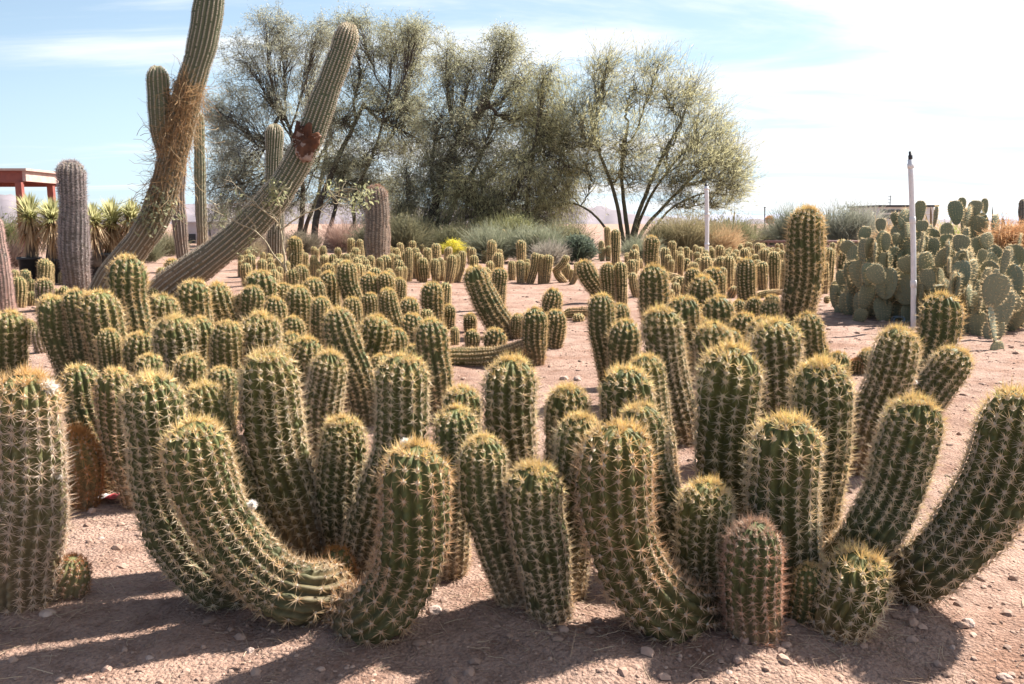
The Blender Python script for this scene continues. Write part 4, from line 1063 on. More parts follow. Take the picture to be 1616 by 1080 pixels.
# ------------------------------------------------------------------ shrubs and dry brush
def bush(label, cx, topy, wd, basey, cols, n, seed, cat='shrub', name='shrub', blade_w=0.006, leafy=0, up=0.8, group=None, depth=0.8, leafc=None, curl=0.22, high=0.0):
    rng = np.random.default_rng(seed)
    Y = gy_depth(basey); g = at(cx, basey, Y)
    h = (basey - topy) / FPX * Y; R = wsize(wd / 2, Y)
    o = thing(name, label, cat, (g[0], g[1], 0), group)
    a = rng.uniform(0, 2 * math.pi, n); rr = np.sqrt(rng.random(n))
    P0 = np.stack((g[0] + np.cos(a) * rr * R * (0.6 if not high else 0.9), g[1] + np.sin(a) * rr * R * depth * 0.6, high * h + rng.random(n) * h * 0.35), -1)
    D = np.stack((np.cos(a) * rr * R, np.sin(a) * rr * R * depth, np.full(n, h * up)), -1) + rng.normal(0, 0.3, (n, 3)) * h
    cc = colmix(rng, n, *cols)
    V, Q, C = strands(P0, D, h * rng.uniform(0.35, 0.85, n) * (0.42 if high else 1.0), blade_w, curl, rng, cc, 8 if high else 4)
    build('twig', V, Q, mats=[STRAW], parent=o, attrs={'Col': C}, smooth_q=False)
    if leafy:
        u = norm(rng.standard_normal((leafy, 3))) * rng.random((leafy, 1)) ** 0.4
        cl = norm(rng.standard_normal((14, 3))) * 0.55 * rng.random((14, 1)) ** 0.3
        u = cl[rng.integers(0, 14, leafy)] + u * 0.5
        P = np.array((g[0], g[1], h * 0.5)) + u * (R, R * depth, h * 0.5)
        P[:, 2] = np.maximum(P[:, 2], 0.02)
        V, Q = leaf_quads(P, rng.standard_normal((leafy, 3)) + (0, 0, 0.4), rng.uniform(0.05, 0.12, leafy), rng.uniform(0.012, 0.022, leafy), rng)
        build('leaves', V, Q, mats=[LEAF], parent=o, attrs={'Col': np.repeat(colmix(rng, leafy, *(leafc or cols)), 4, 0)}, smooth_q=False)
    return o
PG = ((0.36, 0.36, 0.26), (0.20, 0.22, 0.14)); DG = ((0.13, 0.17, 0.11), (0.075, 0.10, 0.075)); ST = ((0.62, 0.46, 0.28), (0.42, 0.28, 0.16)); GY = ((0.42, 0.38, 0.32), (0.26, 0.23, 0.19))
bush('blue-green dense bush behind the far bed, in front of the green-barked tree', 912, 368, 70, 416, DG, 500, 1, leafy=5000, leafc=((0.17, 0.20, 0.14), (0.085, 0.11, 0.085)))
bush('pale grey-green wispy brush behind the row of smooth tan stems', 845, 352, 90, 414, PG, 2600, 2, leafy=1200)
bush('grey-green wispy brush beside the yellow flowering shrub', 775, 352, 70, 414, PG, 2200, 3, leafy=1000)
bush('tangle of bleached twigs between the pointing tan stem and the blue-green bush', 868, 378, 50, 420, GY, 1200, 4)
bush('straw-coloured dry brush on the bank behind the thinner white pipe', 1135, 352, 70, 402, ST, 1900, 5, cat='dry brush', name='dry_brush')
bush('pale dry brush at the foot of the green-barked tree, behind the squat stems', 1012, 370, 60, 412, PG, 1500, 6)
bush('low shrub of bright yellow flowers under the dark multi-stemmed tree', 720, 377, 46, 404, ((0.80, 0.70, 0.08), (0.55, 0.50, 0.10)), 700, 7, leafy=1500, name='flowering_shrub', cat='flowering shrub')
bush('olive shrub filling the gap beneath the yellow-green tree', 808, 335, 80, 402, ((0.30, 0.29, 0.14), (0.18, 0.19, 0.09)), 1600, 8, leafy=3500)
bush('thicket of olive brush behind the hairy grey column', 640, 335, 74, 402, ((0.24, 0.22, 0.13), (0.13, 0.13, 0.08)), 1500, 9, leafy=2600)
bush('reddish dry brush beyond the dark fallen log', 545, 345, 70, 398, ((0.48, 0.33, 0.27), (0.30, 0.20, 0.16)), 1600, 10, cat='dry brush', name='dry_brush')
bush('grey dead brush between the leaning saguaros and the tree trunks', 415, 355, 60, 404, ((0.42, 0.34, 0.27), (0.25, 0.2, 0.16)), 1300, 11, cat='dry brush', name='dry_brush')
bush('dark dead brush piled beside the potted yuccas at the frame edge', 10, 372, 70, 425, ((0.20, 0.13, 0.11), (0.10, 0.07, 0.06)), 900, 12, cat='dry brush', name='dry_brush')
bush('dull green shrub beneath the red shade shelter', 10, 335, 60, 412, ((0.22, 0.24, 0.10), (0.12, 0.14, 0.07)), 700, 13, leafy=2400)
bush('brown weedy brush under the spreading limbs, behind the thinner white pipe', 1085, 330, 90, 402, ((0.40, 0.34, 0.2), (0.24, 0.21, 0.12)), 2000, 14, leafy=900)
bush('feathery grey-green shrub on the skyline beside the tallest lone column', 1248, 320, 52, 396, ((0.30, 0.31, 0.23), (0.17, 0.19, 0.14)), 1500, 15, leafy=2200, group='skyline shrubs')
bush('feathery grey shrub on the skyline between the tallest lone column and the white building', 1330, 316, 66, 396, ((0.36, 0.36, 0.29), (0.2, 0.21, 0.16)), 1600, 16, leafy=1700, group='skyline shrubs')
bush('pale wispy shrub on the skyline next to the white building', 1366, 318, 44, 396, ((0.46, 0.45, 0.38), (0.30, 0.30, 0.24)), 1100, 17, leafy=800, group='skyline shrubs')
bush('dull green shrub on the skyline between the fence and the palo verde limbs', 1165, 338, 46, 398, ((0.33, 0.32, 0.18), (0.2, 0.2, 0.11)), 1200, 18, leafy=900, group='skyline shrubs')
bush('low grey scrub on the skyline above the rail fence, beside the seed stalk', 1222, 345, 60, 394, ((0.30, 0.28, 0.2), (0.17, 0.16, 0.11)), 1300, 41, leafy=1200, group='skyline shrubs')
bush('dull olive scrub on the skyline right of the tallest lone column', 1300, 342, 50, 394, ((0.28, 0.27, 0.17), (0.16, 0.16, 0.1)), 1200, 42, leafy=1200, group='skyline shrubs')
bush('brownish scrub in front of the white flat-roofed building', 1400, 350, 60, 400, ((0.36, 0.30, 0.2), (0.2, 0.17, 0.11)), 1200, 43, leafy=700, group='skyline shrubs')
bush('tan and olive scrub behind the thinner white pipe, beyond the straw brush', 1128, 340, 60, 396, ((0.36, 0.33, 0.2), (0.21, 0.19, 0.12)), 1300, 44, leafy=1100, group='skyline shrubs')
bush('yellow-green weedy shrub seen through a gap above the prickly pears', 1494, 348, 34, 440, ((0.45, 0.47, 0.15), (0.28, 0.32, 0.1)), 700, 19, leafy=900)
bush('orange-brown tumble of dry straw heaped on the prickly pears', 1592, 345, 70, 508, ((0.70, 0.44, 0.24), (0.46, 0.25, 0.12)), 3000, 20, high=0.45, cat='dry brush', name='dry_brush', up=1.0, blade_w=0.004, curl=0.5)
bush('tan dry straw standing behind the white pipe', 1416, 336, 56, 492, ((0.70, 0.50, 0.30), (0.46, 0.29, 0.16)), 2600, 21, high=0.38, cat='dry brush', name='dry_brush', up=1.0, blade_w=0.004, curl=0.45)
bush('thin reddish straw between the two taller groups of prickly pears', 1505, 355, 60, 484, ((0.60, 0.42, 0.26), (0.38, 0.24, 0.14)), 1200, 22, cat='dry brush', name='dry_brush', up=1.0, blade_w=0.004, curl=0.45)

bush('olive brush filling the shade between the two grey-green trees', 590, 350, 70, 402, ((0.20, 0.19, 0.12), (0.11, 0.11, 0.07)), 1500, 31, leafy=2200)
bush('grey-brown brush at the foot of the broad grey-green tree', 475, 362, 70, 402, ((0.26, 0.22, 0.16), (0.14, 0.12, 0.09)), 1500, 32, leafy=900)
bush('dull olive brush between the yellow-green tree and the spreading green-barked tree', 890, 345, 80, 403, ((0.30, 0.28, 0.16), (0.17, 0.17, 0.10)), 1600, 33, leafy=2000)
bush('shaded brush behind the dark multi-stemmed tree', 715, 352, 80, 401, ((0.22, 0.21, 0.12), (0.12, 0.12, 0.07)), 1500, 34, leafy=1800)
bush('straw and olive brush under the right-leaning limbs of the green-barked tree', 1045, 345, 60, 402, ((0.36, 0.32, 0.18), (0.2, 0.18, 0.1)), 1300, 35, leafy=1200)
bush('olive scrub on the far side of the vine-hung saguaro, below the grey hills', 262, 362, 70, 404, ((0.30, 0.27, 0.17), (0.17, 0.16, 0.1)), 1300, 37, leafy=900)
bush('tan weedy scrub under the wounded saguaro in front of the grey shed', 385, 372, 70, 408, ((0.40, 0.33, 0.22), (0.25, 0.2, 0.13)), 1300, 38, cat='dry brush', name='dry_brush')
bush('dusty green scrub between the black pots and the pinkish weathered column', 232, 375, 50, 414, ((0.28, 0.27, 0.17), (0.16, 0.16, 0.1)), 1000, 39, leafy=600)
bush('brown dead brush behind the pinkish weathered column', 345, 368, 60, 403, ((0.40, 0.29, 0.22), (0.24, 0.17, 0.13)), 1000, 36, cat='dry brush', name='dry_brush')
# distant stick-like columns along the skyline
rng = np.random.default_rng(44)
for cx, n_, h0, bw, lab in ((1163, 6, 330, 26, 'thin grey-green sticks of a far cactus above the rail fence'), (1186, 7, 345, 22, 'olive sticks of a far cactus beside the dark stake'), (1309, 7, 324, 26, 'dark spiky sticks of a far cactus right behind the tallest lone column'), (1262, 5, 330, 22, 'dull sticks of a far cactus hidden low behind the tallest lone column'), (1225, 6, 342, 30, 'pale sticks of a far cactus behind the white rocks'), (1345, 8, 335, 40, 'spiky sticks of a far cactus in front of the feathery grey shrub'), (1140, 6, 345, 24, 'short sticks of a far cactus just right of the thinner white pipe'), (1290, 6, 340, 20, 'thin sticks of a far cactus at the shoulder of the tallest lone column'), (1455, 6, 318, 50, 'tall sticks of a far cactus behind the white pipe and pears'), (1525, 6, 318, 40, 'tall sticks of a far cactus behind the tallest prickly pear'), (1580, 5, 322, 30, 'tall sticks of a far cactus rising behind the orange straw')):
    Y = 40.0; g = at(cx, 388, Y)
    o = thing('organ_pipe_cactus', lab, 'column cactus', (g[0], Y, 0), 'far stick-like cacti')
    for k in range(n_):
        x = cx + rng.uniform(-bw / 2, bw / 2); lean = rng.uniform(-7, 7); top = h0 + rng.uniform(0, 30)
        m = MB(); P = np.array([at(x, 389, Y), at(x + lean * 0.4, (389 + top) / 2, Y), at(x + lean, top, Y)]); P[0][2] = -0.02
        P = spline(P, 10)[0]
        m.tube(P, wsize(rng.uniform(0.9, 2.0), Y) * np.concatenate((np.full(8, 1.0), [0.8, 0.2])), 8)
        m.out('stem', SAGUARO if k % 2 else PADSKIN, o)

# ------------------------------------------------------------------ prickly pears
_pads = {}
def pad_mesh(v):
    if v in _pads: return _pads[v]
    rng = np.random.default_rng(60 + v)
    nu, nv = 18, 24
    u = np.linspace(0, math.pi, nu); a = np.linspace(0, 2 * math.pi, nv, endpoint=False)
    z = 0.5 - 0.5 * np.cos(u)                         # 0 foot .. 1 top
    wd = np.sin(u) ** 0.8 * (0.62 + 0.42 * z) * 0.5
    wd = np.maximum(wd, 0.002)
    th = 0.058 * np.sin(u) ** 0.7 + 0.001
    sk = 0.05 * (v - 1.5)
    X = wd[:, None] * np.cos(a) + sk * (z ** 2)[:, None]
    Yv = th[:, None] * np.sin(a) + 0.05 * ((z - 0.5) ** 2)[:, None] * (1 if v % 2 else -1)
    Z = np.repeat(z[:, None], nv, 1)
    V = np.stack((X, Yv, Z), -1); V += 0.008 * (fbm(X * 6 + v, Z * 6, 2))[:, :, None]
    V = V.reshape(-1, 3)
    i = np.arange(nu - 1)[:, None] * nv; j = np.arange(nv)[None, :]; j2 = (j + 1) % nv
    Q = np.stack((i + j, i + j2, i + nv + j2, i + nv + j), -1).reshape(-1, 4)
    SV, SC = [], []
    pts = []
    for zi in np.linspace(0.16, 0.97, 9):
        wz = np.interp(zi, z, wd)
        for xi in np.linspace(-1, 1, 7):
            for s_ in (-1, 1):
                x = xi * wz * 0.98; y = s_ * np.interp(zi, z, th) * math.sqrt(max(0, 1 - xi * xi * 0.96))
                pts.append((x + sk * zi ** 2 + rng.normal(0, 0.012), y, zi + rng.normal(0, 0.012), xi, s_))
    for x, y, zz_, xi, s_ in pts:
        for _ in range(5 if abs(xi) > 0.9 or zz_ > 0.9 else 3):
            d = norm(np.array((xi * 1.0, s_ * (1.2 - abs(xi)), (zz_ - 0.45) * 0.9)) + rng.normal(0, 0.4, 3))
            p = np.cross(d, rng.standard_normal(3)); p = norm(p) * 0.006
            b = np.array((x, y, zz_)); SV += [b + p, b - p, b + d * rng.uniform(0.07, 0.16)]
            SC += [np.clip(np.array((0.72, 0.56, 0.34)) * rng.uniform(0.8, 1.15), 0, 1)] * 3
    nb = len(V)
    o = build('pad', np.concatenate((V, SV)), Q, np.arange(len(SV)).reshape(-1, 3) + nb, [PADSKIN, SPINE], 0, 1, None, True, False,
              {'along': np.concatenate((0.35 + 0.6 * np.clip(V[:, 2], 0, 1), np.zeros(len(SV)))), 'Col': np.concatenate((np.full((nb, 3), 0.2), SC))})
    _pads[v] = o.data
    bpy.data.objects.remove(o)
    return _pads[v]
def prickly(label, pads, gy, seed, group='prickly pear hedge', dspread=0.35):
    rng = np.random.default_rng(seed)
    Y0 = gy_depth(gy)
    xm = np.mean([p[0] for p in pads])
    g = at(xm, gy, Y0)
    o = thing('prickly_pear', label, 'prickly pear', (g[0], Y0, 0), group)
    cnt = [0]
    def put(c, w_, h_, yaw, lean):
        if cnt[0] >= 98: return
        ob = bpy.data.objects.new('pad', pad_mesh(int(rng.integers(0, 4))))
        COL.objects.link(ob)
        ob.parent = o
        ob.scale = (w_ / 0.92, 0.5 * (w_ + h_) * rng.uniform(0.85, 1.2), h_)
        ob.rotation_euler = (rng.normal(0, 0.12), lean, yaw)
        from mathutils import Euler
        R_ = Euler(ob.rotation_euler).to_matrix()
        foot = Vector(c) - R_ @ Vector((0, 0, h_ / 2))
        ob.location = foot - o.location
        cnt[0] += 1
        return foot
    for p in pads:
        x, y, wp, hp = p[:4]; lean = math.radians(p[4]) if len(p) > 4 else rng.normal(0, 0.16)
        dy = rng.normal(0, dspread) if y < gy - 60 else rng.uniform(-0.25, 0.1)
        Y = Y0 + dy
        c = at(x, y, Y); w_, h_ = wsize(wp, Y), wsize(hp, Y)
        foot = put(c, w_, h_, rng.normal(0, 0.7), lean)
        # the chain of older pads that carries it down to the soil
        while foot is not None and foot.z > 0.03:
            h2 = min(rng.uniform(0.30, 0.42), max(0.2, foot.z + 0.08)); w2 = h2 * rng.uniform(0.68, 0.92)
            lean2 = rng.normal(0, 0.22); c2 = Vector(foot) + Vector((math.sin(lean2) * -h2 * 0.42 + rng.normal(0, 0.03), rng.normal(0, 0.05), -h2 * 0.42))
            foot = put(c2, w2, h2, rng.normal(0, 0.9), lean2)
            if rng.random() < 0.4 and c2.z > 0.15:      # a side pad
                sd2 = rng.choice((-1, 1)); h3 = rng.uniform(0.22, 0.34)
                put(c2 + Vector((sd2 * w2 * 0.55, rng.normal(0, 0.12), h3 * 0.45)), h3 * rng.uniform(0.7, 0.9), h3, rng.normal(0, 0.9), sd2 * rng.uniform(0.5, 1.0))
    return o
prickly('grey-green prickly pear thicket right behind the taller white standpipe', [
    (1364, 371, 24, 27), (1390, 356, 17, 22), (1415, 349, 15, 30, -25), (1451, 335, 19, 36), (1455, 358, 20, 20), (1364, 395, 28, 36), (1398, 384, 15, 32), (1415, 380, 19, 24), (1433, 365, 20, 27),
    (1414, 411, 20, 37), (1453, 395, 19, 30), (1467, 423, 28, 45), (1433, 442, 22, 54), (1465, 467, 22, 38), (1371, 433, 26, 36), (1398, 433, 24, 37), (1385, 460, 24, 34), (1413, 465, 24, 34)], 502, 1)
prickly('small low prickly pear with pale rounded pads, beside the swollen dark columns', [
    (1331, 440, 25, 28), (1318, 456, 25, 19, -60), (1349, 430, 14, 25), (1348, 462, 14, 14, 40), (1341, 446, 17, 30, 15), (1336, 474, 20, 18)], 492, 2)
prickly('tallest prickly pear, broad rounded pads standing clear against the white sky', [
    (1477, 342, 23, 33, 10), (1509, 336, 23, 38, -6), (1519, 322, 13, 20), (1538, 330, 22, 27), (1554, 326, 11, 25), (1471, 378, 25, 34), (1491, 393, 22, 32), (1507, 382, 18, 24), (1531, 378, 30, 38), (1571, 358, 33, 38), (1590, 372, 26, 32), (1555, 385, 24, 30)], 496, 3)
prickly('front prickly pear with a paddle-shaped stack of pads and low sprawling pads on woody necks', [
    (1498, 420, 28, 26), (1517, 432, 29, 42), (1522, 464, 28, 46), (1535, 497, 27, 36, 12), (1535, 407, 22, 28), (1550, 405, 17, 22, 20), (1527, 404, 14, 20), (1562, 470, 31, 26), (1569, 500, 18, 40), (1596, 476, 34, 26, 60), (1609, 447, 26, 28),
    (1602, 507, 20, 40), (1555, 438, 25, 32), (1573, 442, 20, 34), (1604, 407, 30, 42), (1586, 415, 14, 42), (1510, 500, 20, 30)], 524, 4)

_pr = np.random.default_rng(88)
def fill_pads(x0, x1, y0, y1, n):
    return [(_pr.uniform(x0, x1), _pr.uniform(y0, y1), _pr.uniform(20, 31), _pr.uniform(26, 40), _pr.normal(0, 14)) for _ in range(n)]
prickly('shaded prickly pear mass filling the middle of the hedge behind the paddle-shaped stack', fill_pads(1440, 1560, 375, 470, 26), 508, 5)
prickly('grey-green prickly pear at the frame edge under the orange straw', fill_pads(1560, 1640, 385, 480, 24), 512, 6)
prickly('prickly pear of closely stacked pads between the thicket and the small pale one', fill_pads(1345, 1440, 385, 470, 18), 498, 7)
# ------------------------------------------------------------------ white pipes, stake, fence, building, shelter
def pipe(label, top, foot, wd, gy, cap):
    Y = gy_depth(gy); a = at(*foot, Y); b = at(*top, Y); a[2] = -0.05
    o = thing('standpipe', label, 'pipe', (a[0], a[1], 0))
    r = wsize(wd / 2, Y)
    m = MB(); P = np.array([a, a * 0.5 + b * 0.5 + np.array((0.015, 0, 0)), b]); P = spline(P, 12)[0]
    m.tube(P, r, 14); m.out('pole', WHITEPAINT, o)
    m = MB(); d = norm(b - P[-2]); q = b - d * 0.09
    m.tube([q, q + d * 0.05], r * 1.22, 14); m.out('collar', WHITEPAINT, o)
    for fr in (0.34, 0.67):
        k_ = int(fr * 11); m = MB(); e = norm(P[k_ + 1] - P[k_]); m.tube([P[k_], P[k_] + e * 0.004, P[k_] + e * 0.07, P[k_] + e * 0.074], [r * 1.02, r * 1.16, r * 1.16, r * 1.02], 14); m.out('coupling', WHITEPAINT, o)
    m = MB(); m.tube([b, b + d * cap * 0.5, b + d * cap * 0.55, b + d * cap], [r * 0.8, r * 0.8, r * 0.55, r * 0.55], 12); m.out('nozzle', DARKMETAL, o)
    return o
pipe('taller white standpipe with a dark nozzle rising in front of the prickly pears', (1437, 252), (1443, 503), 8, 520, 0.085)
pipe('thinner white standpipe with a dark tip in front of the spreading green-barked tree', (1115, 294), (1115, 420), 6.5, 420, 0.07)
Y = gy_depth(506)
rng = np.random.default_rng(71)
o = thing('wire_coil', 'loops of thin blue-grey wire and a pale clod at the foot of the taller standpipe', 'wire', tuple(ground(1432, 512)))
m = MB()
for _ in range(4):
    c = ground(1426 + rng.uniform(-12, 9), 512) + (0, 0, 0.01); r = rng.uniform(0.03, 0.09); t = np.linspace(0, 5, 20) + rng.uniform(0, 6)
    m.tube(np.stack((c[0] + r * np.cos(t), c[1] + 0.3 * r * np.sin(t), c[2] + 0.04 + r * rng.uniform(0.3, 0.9) * np.sin(t + rng.uniform(0, 1))), -1), 0.003, 4)
m.out('wire', simple('blue_wire', (0.20, 0.28, 0.36)), o)
Yd = 38.0
m = MB(); a = at(1207, 392, Yd); b = at(1207, 328, Yd); a[2] = -0.05; m.tube([a, b], wsize(0.9, Yd), 8); m.box(b - (0.04, 0.04, 0.0), b + (0.04, 0.04, 0.03))
tag(m.out('stake', DARKWOOD, loc=(a[0], a[1], 0)), 'thin dark stake standing on the skyline behind the rail fence', 'stake')
b = at(1215, 347, 38.5); f = at(1216, 388, 38.5); f[2] = 0
o = thing('seed_stalk', 'dry stalk with a round rusty orange seed head beside the dark stake', 'seed stalk', (f[0], f[1], 0))
m = MB(); m.tube([f, b], 0.02, 5); m.out('stalk', DARKWOOD, o)
rng = np.random.default_rng(72); kk = 420
d = norm(rng.standard_normal((kk, 3))); V, Q = leaf_quads(b + d * 0.08, d + 0.3 * rng.standard_normal((kk, 3)), rng.uniform(0.08, 0.2, kk), np.full(kk, 0.02), rng)
build('seed_head', V, Q, mats=[LEAF], parent=o, attrs={'Col': np.repeat(colmix(rng, kk, (0.62, 0.30, 0.08), (0.40, 0.18, 0.06)), 4, 0)})
# rail fence
Yf = gy_depth(398)
o = thing('rail_fence', 'low reddish rail fence on the far bank behind the beds', 'fence', tuple(ground(1220, 398)))
xs = np.arange(1140, 1400, 12)
for x in xs:
    p = ground(x, 398); m = MB(); m.box(p - (0.035, 0.035, 0.05), p + (0.035, 0.035, 0.46)); m.out('post', simple('weathered_red', (0.30, 0.19, 0.17)) if x == xs[0] else bpy.data.materials['weathered_red'], o)
for z in (0.16, 0.36):
    p, q = ground(1138, 398), ground(1400, 398); m = MB(); m.box((p[0], p[1] - 0.062, z), (q[0], p[1] - 0.037, z + 0.09)); m.out('rail', bpy.data.materials['weathered_red'], o)
# rocks behind the fence; the white of sun glints is put into their colour
def rock_mesh(name, c, r, rng, mt, flat=0.7):
    m = MB(); nu, nv = 9, 12
    u = np.linspace(0.02, math.pi - 0.02, nu); a = np.linspace(0, 2 * math.pi, nv, endpoint=False)
    D = np.stack((np.sin(u)[:, None] * np.cos(a), np.sin(u)[:, None] * np.sin(a), np.repeat(np.cos(u)[:, None], nv, 1)), -1)
    s = rng.uniform(0, 50)
    f = 1 + 0.7 * fbm(D[..., 0] * 1.4 + s, D[..., 1] * 1.4 + D[..., 2] * 1.3 + s, 3)
    sc_ = np.array((rng.uniform(0.8, 1.25), rng.uniform(0.7, 1.1), flat * rng.uniform(0.7, 1.1)))
    V = (D * f[..., None] * sc_ * r).reshape(-1, 3)
    V[:, 2] = np.maximum(V[:, 2], -0.25 * r) + 0.2 * r
    i = np.arange(nu - 1)[:, None] * nv; j = np.arange(nv)[None, :]; j2 = (j + 1) % nv
    m.add(V + np.array(c), np.stack((i + j, i + nv + j, i + nv + j2, i + j2), -1).reshape(-1, 4))
    return m.out(name, mt, loc=tuple(c), smooth=False)
rng = np.random.default_rng(73)
for x, y, r, lab in ((1160, 368, 0.36, 'rock painted glint-white standing by the dull green skyline shrub'), (1213, 366, 0.34, 'white rock beside the dark stake behind the rail fence'), (1222, 374, 0.26, 'smaller white rock touching the one beside the dark stake'), (1325, 370, 0.3, 'tall white rock behind the tallest lone column'), (1198, 373, 0.22, 'small dull white rock on the other side of the dark stake')):
    Yr = 37.0; c = at(x, 388, Yr); c[2] = 0.0
    tag(rock_mesh('boulder', c, r, rng, SUNLITROCK, 1.5), lab, 'rock', 'pale rocks behind the rail fence')
# white building far behind the prickly pears
def building():
    Yb = 70.0
    x0 = at(1384, 380, Yb)[0]; x1 = at(1470, 380, Yb)[0]; zt = at(1384, 327, Yb)[2]; zb = -0.1
    o = thing('flat_roofed_building', 'white flat-roofed building with dark strip windows beyond the prickly pears', 'building', (x0, Yb, 0))
    m = MB(); m.box((x0, Yb, zb), (x1, Yb + 6, zt)); m.out('wall', WHITEWALL, o, smooth=False)
    m = MB(); m.box((x0 - 0.15, Yb - 0.3, zt + 0.003), (x1 + 0.3, Yb + 6.2, zt + 0.16)); m.out('roof', DARKMETAL, o, smooth=False)
    xa, xb = at(1389, 340, Yb)[0], at(1432, 340, Yb)[0]
    for ya, yb in ((331, 336), (339, 346)):
        za, zc = at(1400, yb, Yb)[2], at(1400, ya, Yb)[2]
        m = MB(); m.box((xa, Yb - 0.04, za), (xb, Yb - 0.005, zc)); wdw = m.out('window', DARKGLASS, o, smooth=False)
        m = MB(); m.box((xa - 0.05, Yb - 0.09, za - 0.07), (xb + 0.05, Yb - 0.003, za - 0.004)); m.out('sill', WHITEWALL, wdw, smooth=False)
    m = MB(); ax = at(1413, 327, Yb)[0]; zt2 = at(1413, 308, Yb)[2]; m.tube([(ax, Yb + 1, zt), (ax, Yb + 1, zt2)], 0.03, 5)
    for k in range(3):
        z = zt2 - 0.1 - 0.25 * k; m.tube([(ax - 0.2, Yb + 1, z), (ax + 0.2, Yb + 1, z)], 0.018, 4)
    m.out('antenna', DARKMETAL, o)
building()
def shed():
    Ys = 46.0
    x0, x1 = at(282, 360, Ys)[0], at(374, 360, Ys)[0]; zt = at(300, 352, Ys)[2]
    o = thing('metal_shed', 'long low grey metal shed seen between the two leaning saguaros', 'shed', (x0, Ys, 0))
    m = MB(); m.box((x0, Ys, -0.1), (x1, Ys + 4, zt)); m.out('wall', GREYWALL, o, smooth=False)
    m = MB(); m.box((x0 - 0.1, Ys - 0.15, zt + 0.003), (x1 + 0.1, Ys + 4.1, zt + 0.07)); m.out('roof', GREYWALL, o, smooth=False)
    for x in (331, 352):
        a = at(x, 360, Ys)[0]; m = MB(); m.box((a - 0.03, Ys - 0.03, -0.1), (a + 0.03, Ys - 0.002, zt)); m.out('seam_trim', DARKMETAL, o, smooth=False)
    a, b = at(296, 360, Ys)[0], at(308, 360, Ys)[0]; m = MB(); m.box((a, Ys - 0.03, 0), (b, Ys - 0.002, 0.5)); m.out('door', DARKMETAL, o, smooth=False)
shed()
def shelter():
    o = thing('shade_shelter', 'open red-painted shade shelter with a flat roof and square posts', 'shelter', (-12.6, 22, 0))
    xr = at(38, 270, 22)[0]; zt = at(38, 268, 22)[2]; zb = at(38, 288, 22)[2]; Yb = 24.9
    th_ = zt - zb
    def bx_(n, lo, hi, mt): m = MB(); m.box(lo, hi); return m.out(n, mt, o, smooth=False)
    bx_('beam', (xr - 7, 22, zb), (xr - 0.06, 22.1, zt - 0.03), REDWOOD)
    bx_('beam', (xr - 0.058, 22, zb + 0.03), (xr + 0.03, Yb, zt - 0.03), PINKWOOD)
    bx_('beam', (xr - 7, Yb - 0.1, zb), (xr - 0.06, Yb, zt - 0.03), REDWOOD)
    bx_('roof', (xr - 7.1, 21.9, zt - 0.027), (xr + 0.1, Yb + 0.1, zt + 0.03), PINKWOOD)
    for k in range(9):
        bx_('rafter', (xr - 6.9 + k * 0.8, 22.103, zt - 0.15), (xr - 6.84 + k * 0.8, Yb - 0.103, zt - 0.03), REDWOOD)
    for x, y in ((xr - 0.11, 21.93), (xr - 0.10, 23.4), (xr - 0.11, Yb - 0.03), (xr - 3.6, 21.93), (xr - 3.6, Yb - 0.03)):
        bx_('post', (x - 0.08, y - 0.06, -0.1), (x + 0.08, y + 0.065, zb + (0.0 if x > xr - 1 else 0)), REDWOOD)
shelter()

# ------------------------------------------------------------------ potted yuccas
def yucca(label, hx, hy, wd, footx, footy, seed, potw=0):
    rng = np.random.default_rng(seed)
    Y = gy_depth(446) + rng.uniform(-0.2, 0.3)
    h = at(hx, hy, Y); f = at(footx, footy, Y)
    o = thing('yucca', label, 'yucca', tuple(f), 'potted yuccas')
    m = MB(); S = spline(np.array([f - (0, 0, 0.15), (f + h) / 2 + (0.03, 0, 0), h]), 12)[0]; m.tube(S, np.linspace(0.12, 0.085, 12), 9); m.out('trunk', BARK, o)
    R = wsize(wd / 2, Y) * 1.2
    def rosette(n_, el0, el1, l0, l1, c0, c1, nm, dz, droop, mt):
        a = rng.uniform(0, 2 * math.pi, n_); e = rng.uniform(el0, el1, n_)
        D = np.stack((np.cos(a) * np.cos(e), np.sin(a) * np.cos(e), np.sin(e)), -1)
        P = h + np.array((0, 0, 1)) * rng.uniform(-dz, 0.03, n_)[:, None] + D * 0.05
        ln = R * rng.uniform(l0, l1, n_)
        mid = P + D * (ln * 0.5)[:, None]; tip = P + D * ln[:, None] - np.array((0, 0, 1)) * (droop * ln)[:, None]
        s = norm(np.cross(D, (0, 0, 1.0)) + 1e-6) * 0.014
        V = np.stack((P - s, P + s, mid + s * 0.9, mid - s * 0.9, tip), 1).reshape(-1, 3)
        b = np.arange(n_)[:, None] * 5
        build(nm, V, b + [0, 1, 2, 3], b + [3, 2, 4], [mt], parent=o, smooth_q=False, attrs={'Col': np.repeat(colmix(rng, n_, c0, c1, 0.2), 5, 0)})
    rosette(420, -0.35, 1.5, 0.8, 1.2, (0.60, 0.55, 0.30), (0.40, 0.41, 0.20), 'leaves', 0.10, 0.08, LEAF)
    rosette(420, -1.4, -0.1, 0.6, 1.2, (0.62, 0.47, 0.30), (0.36, 0.24, 0.14), 'dead_leaves', 0.35, 0.35, STRAW)
yucca('yucca with a drooping skirt of dead leaves nearest the red shelter post', 46, 340, 54, 50, 412, 1)
yucca('yucca squeezed between the red shelter and the dark grey hairy column', 82, 345, 52, 80, 414, 2)
yucca('yucca partly hidden behind the dark grey hairy column, its dead leaves pale brown', 146, 349, 46, 152, 408, 3)
yucca('yucca with the fullest bright yellow-green head, over a shaggy brown skirt', 176, 347, 56, 172, 408, 4)
yucca('yucca with a small head half hidden by the vine-hung saguaro', 207, 342, 44, 205, 408, 5)
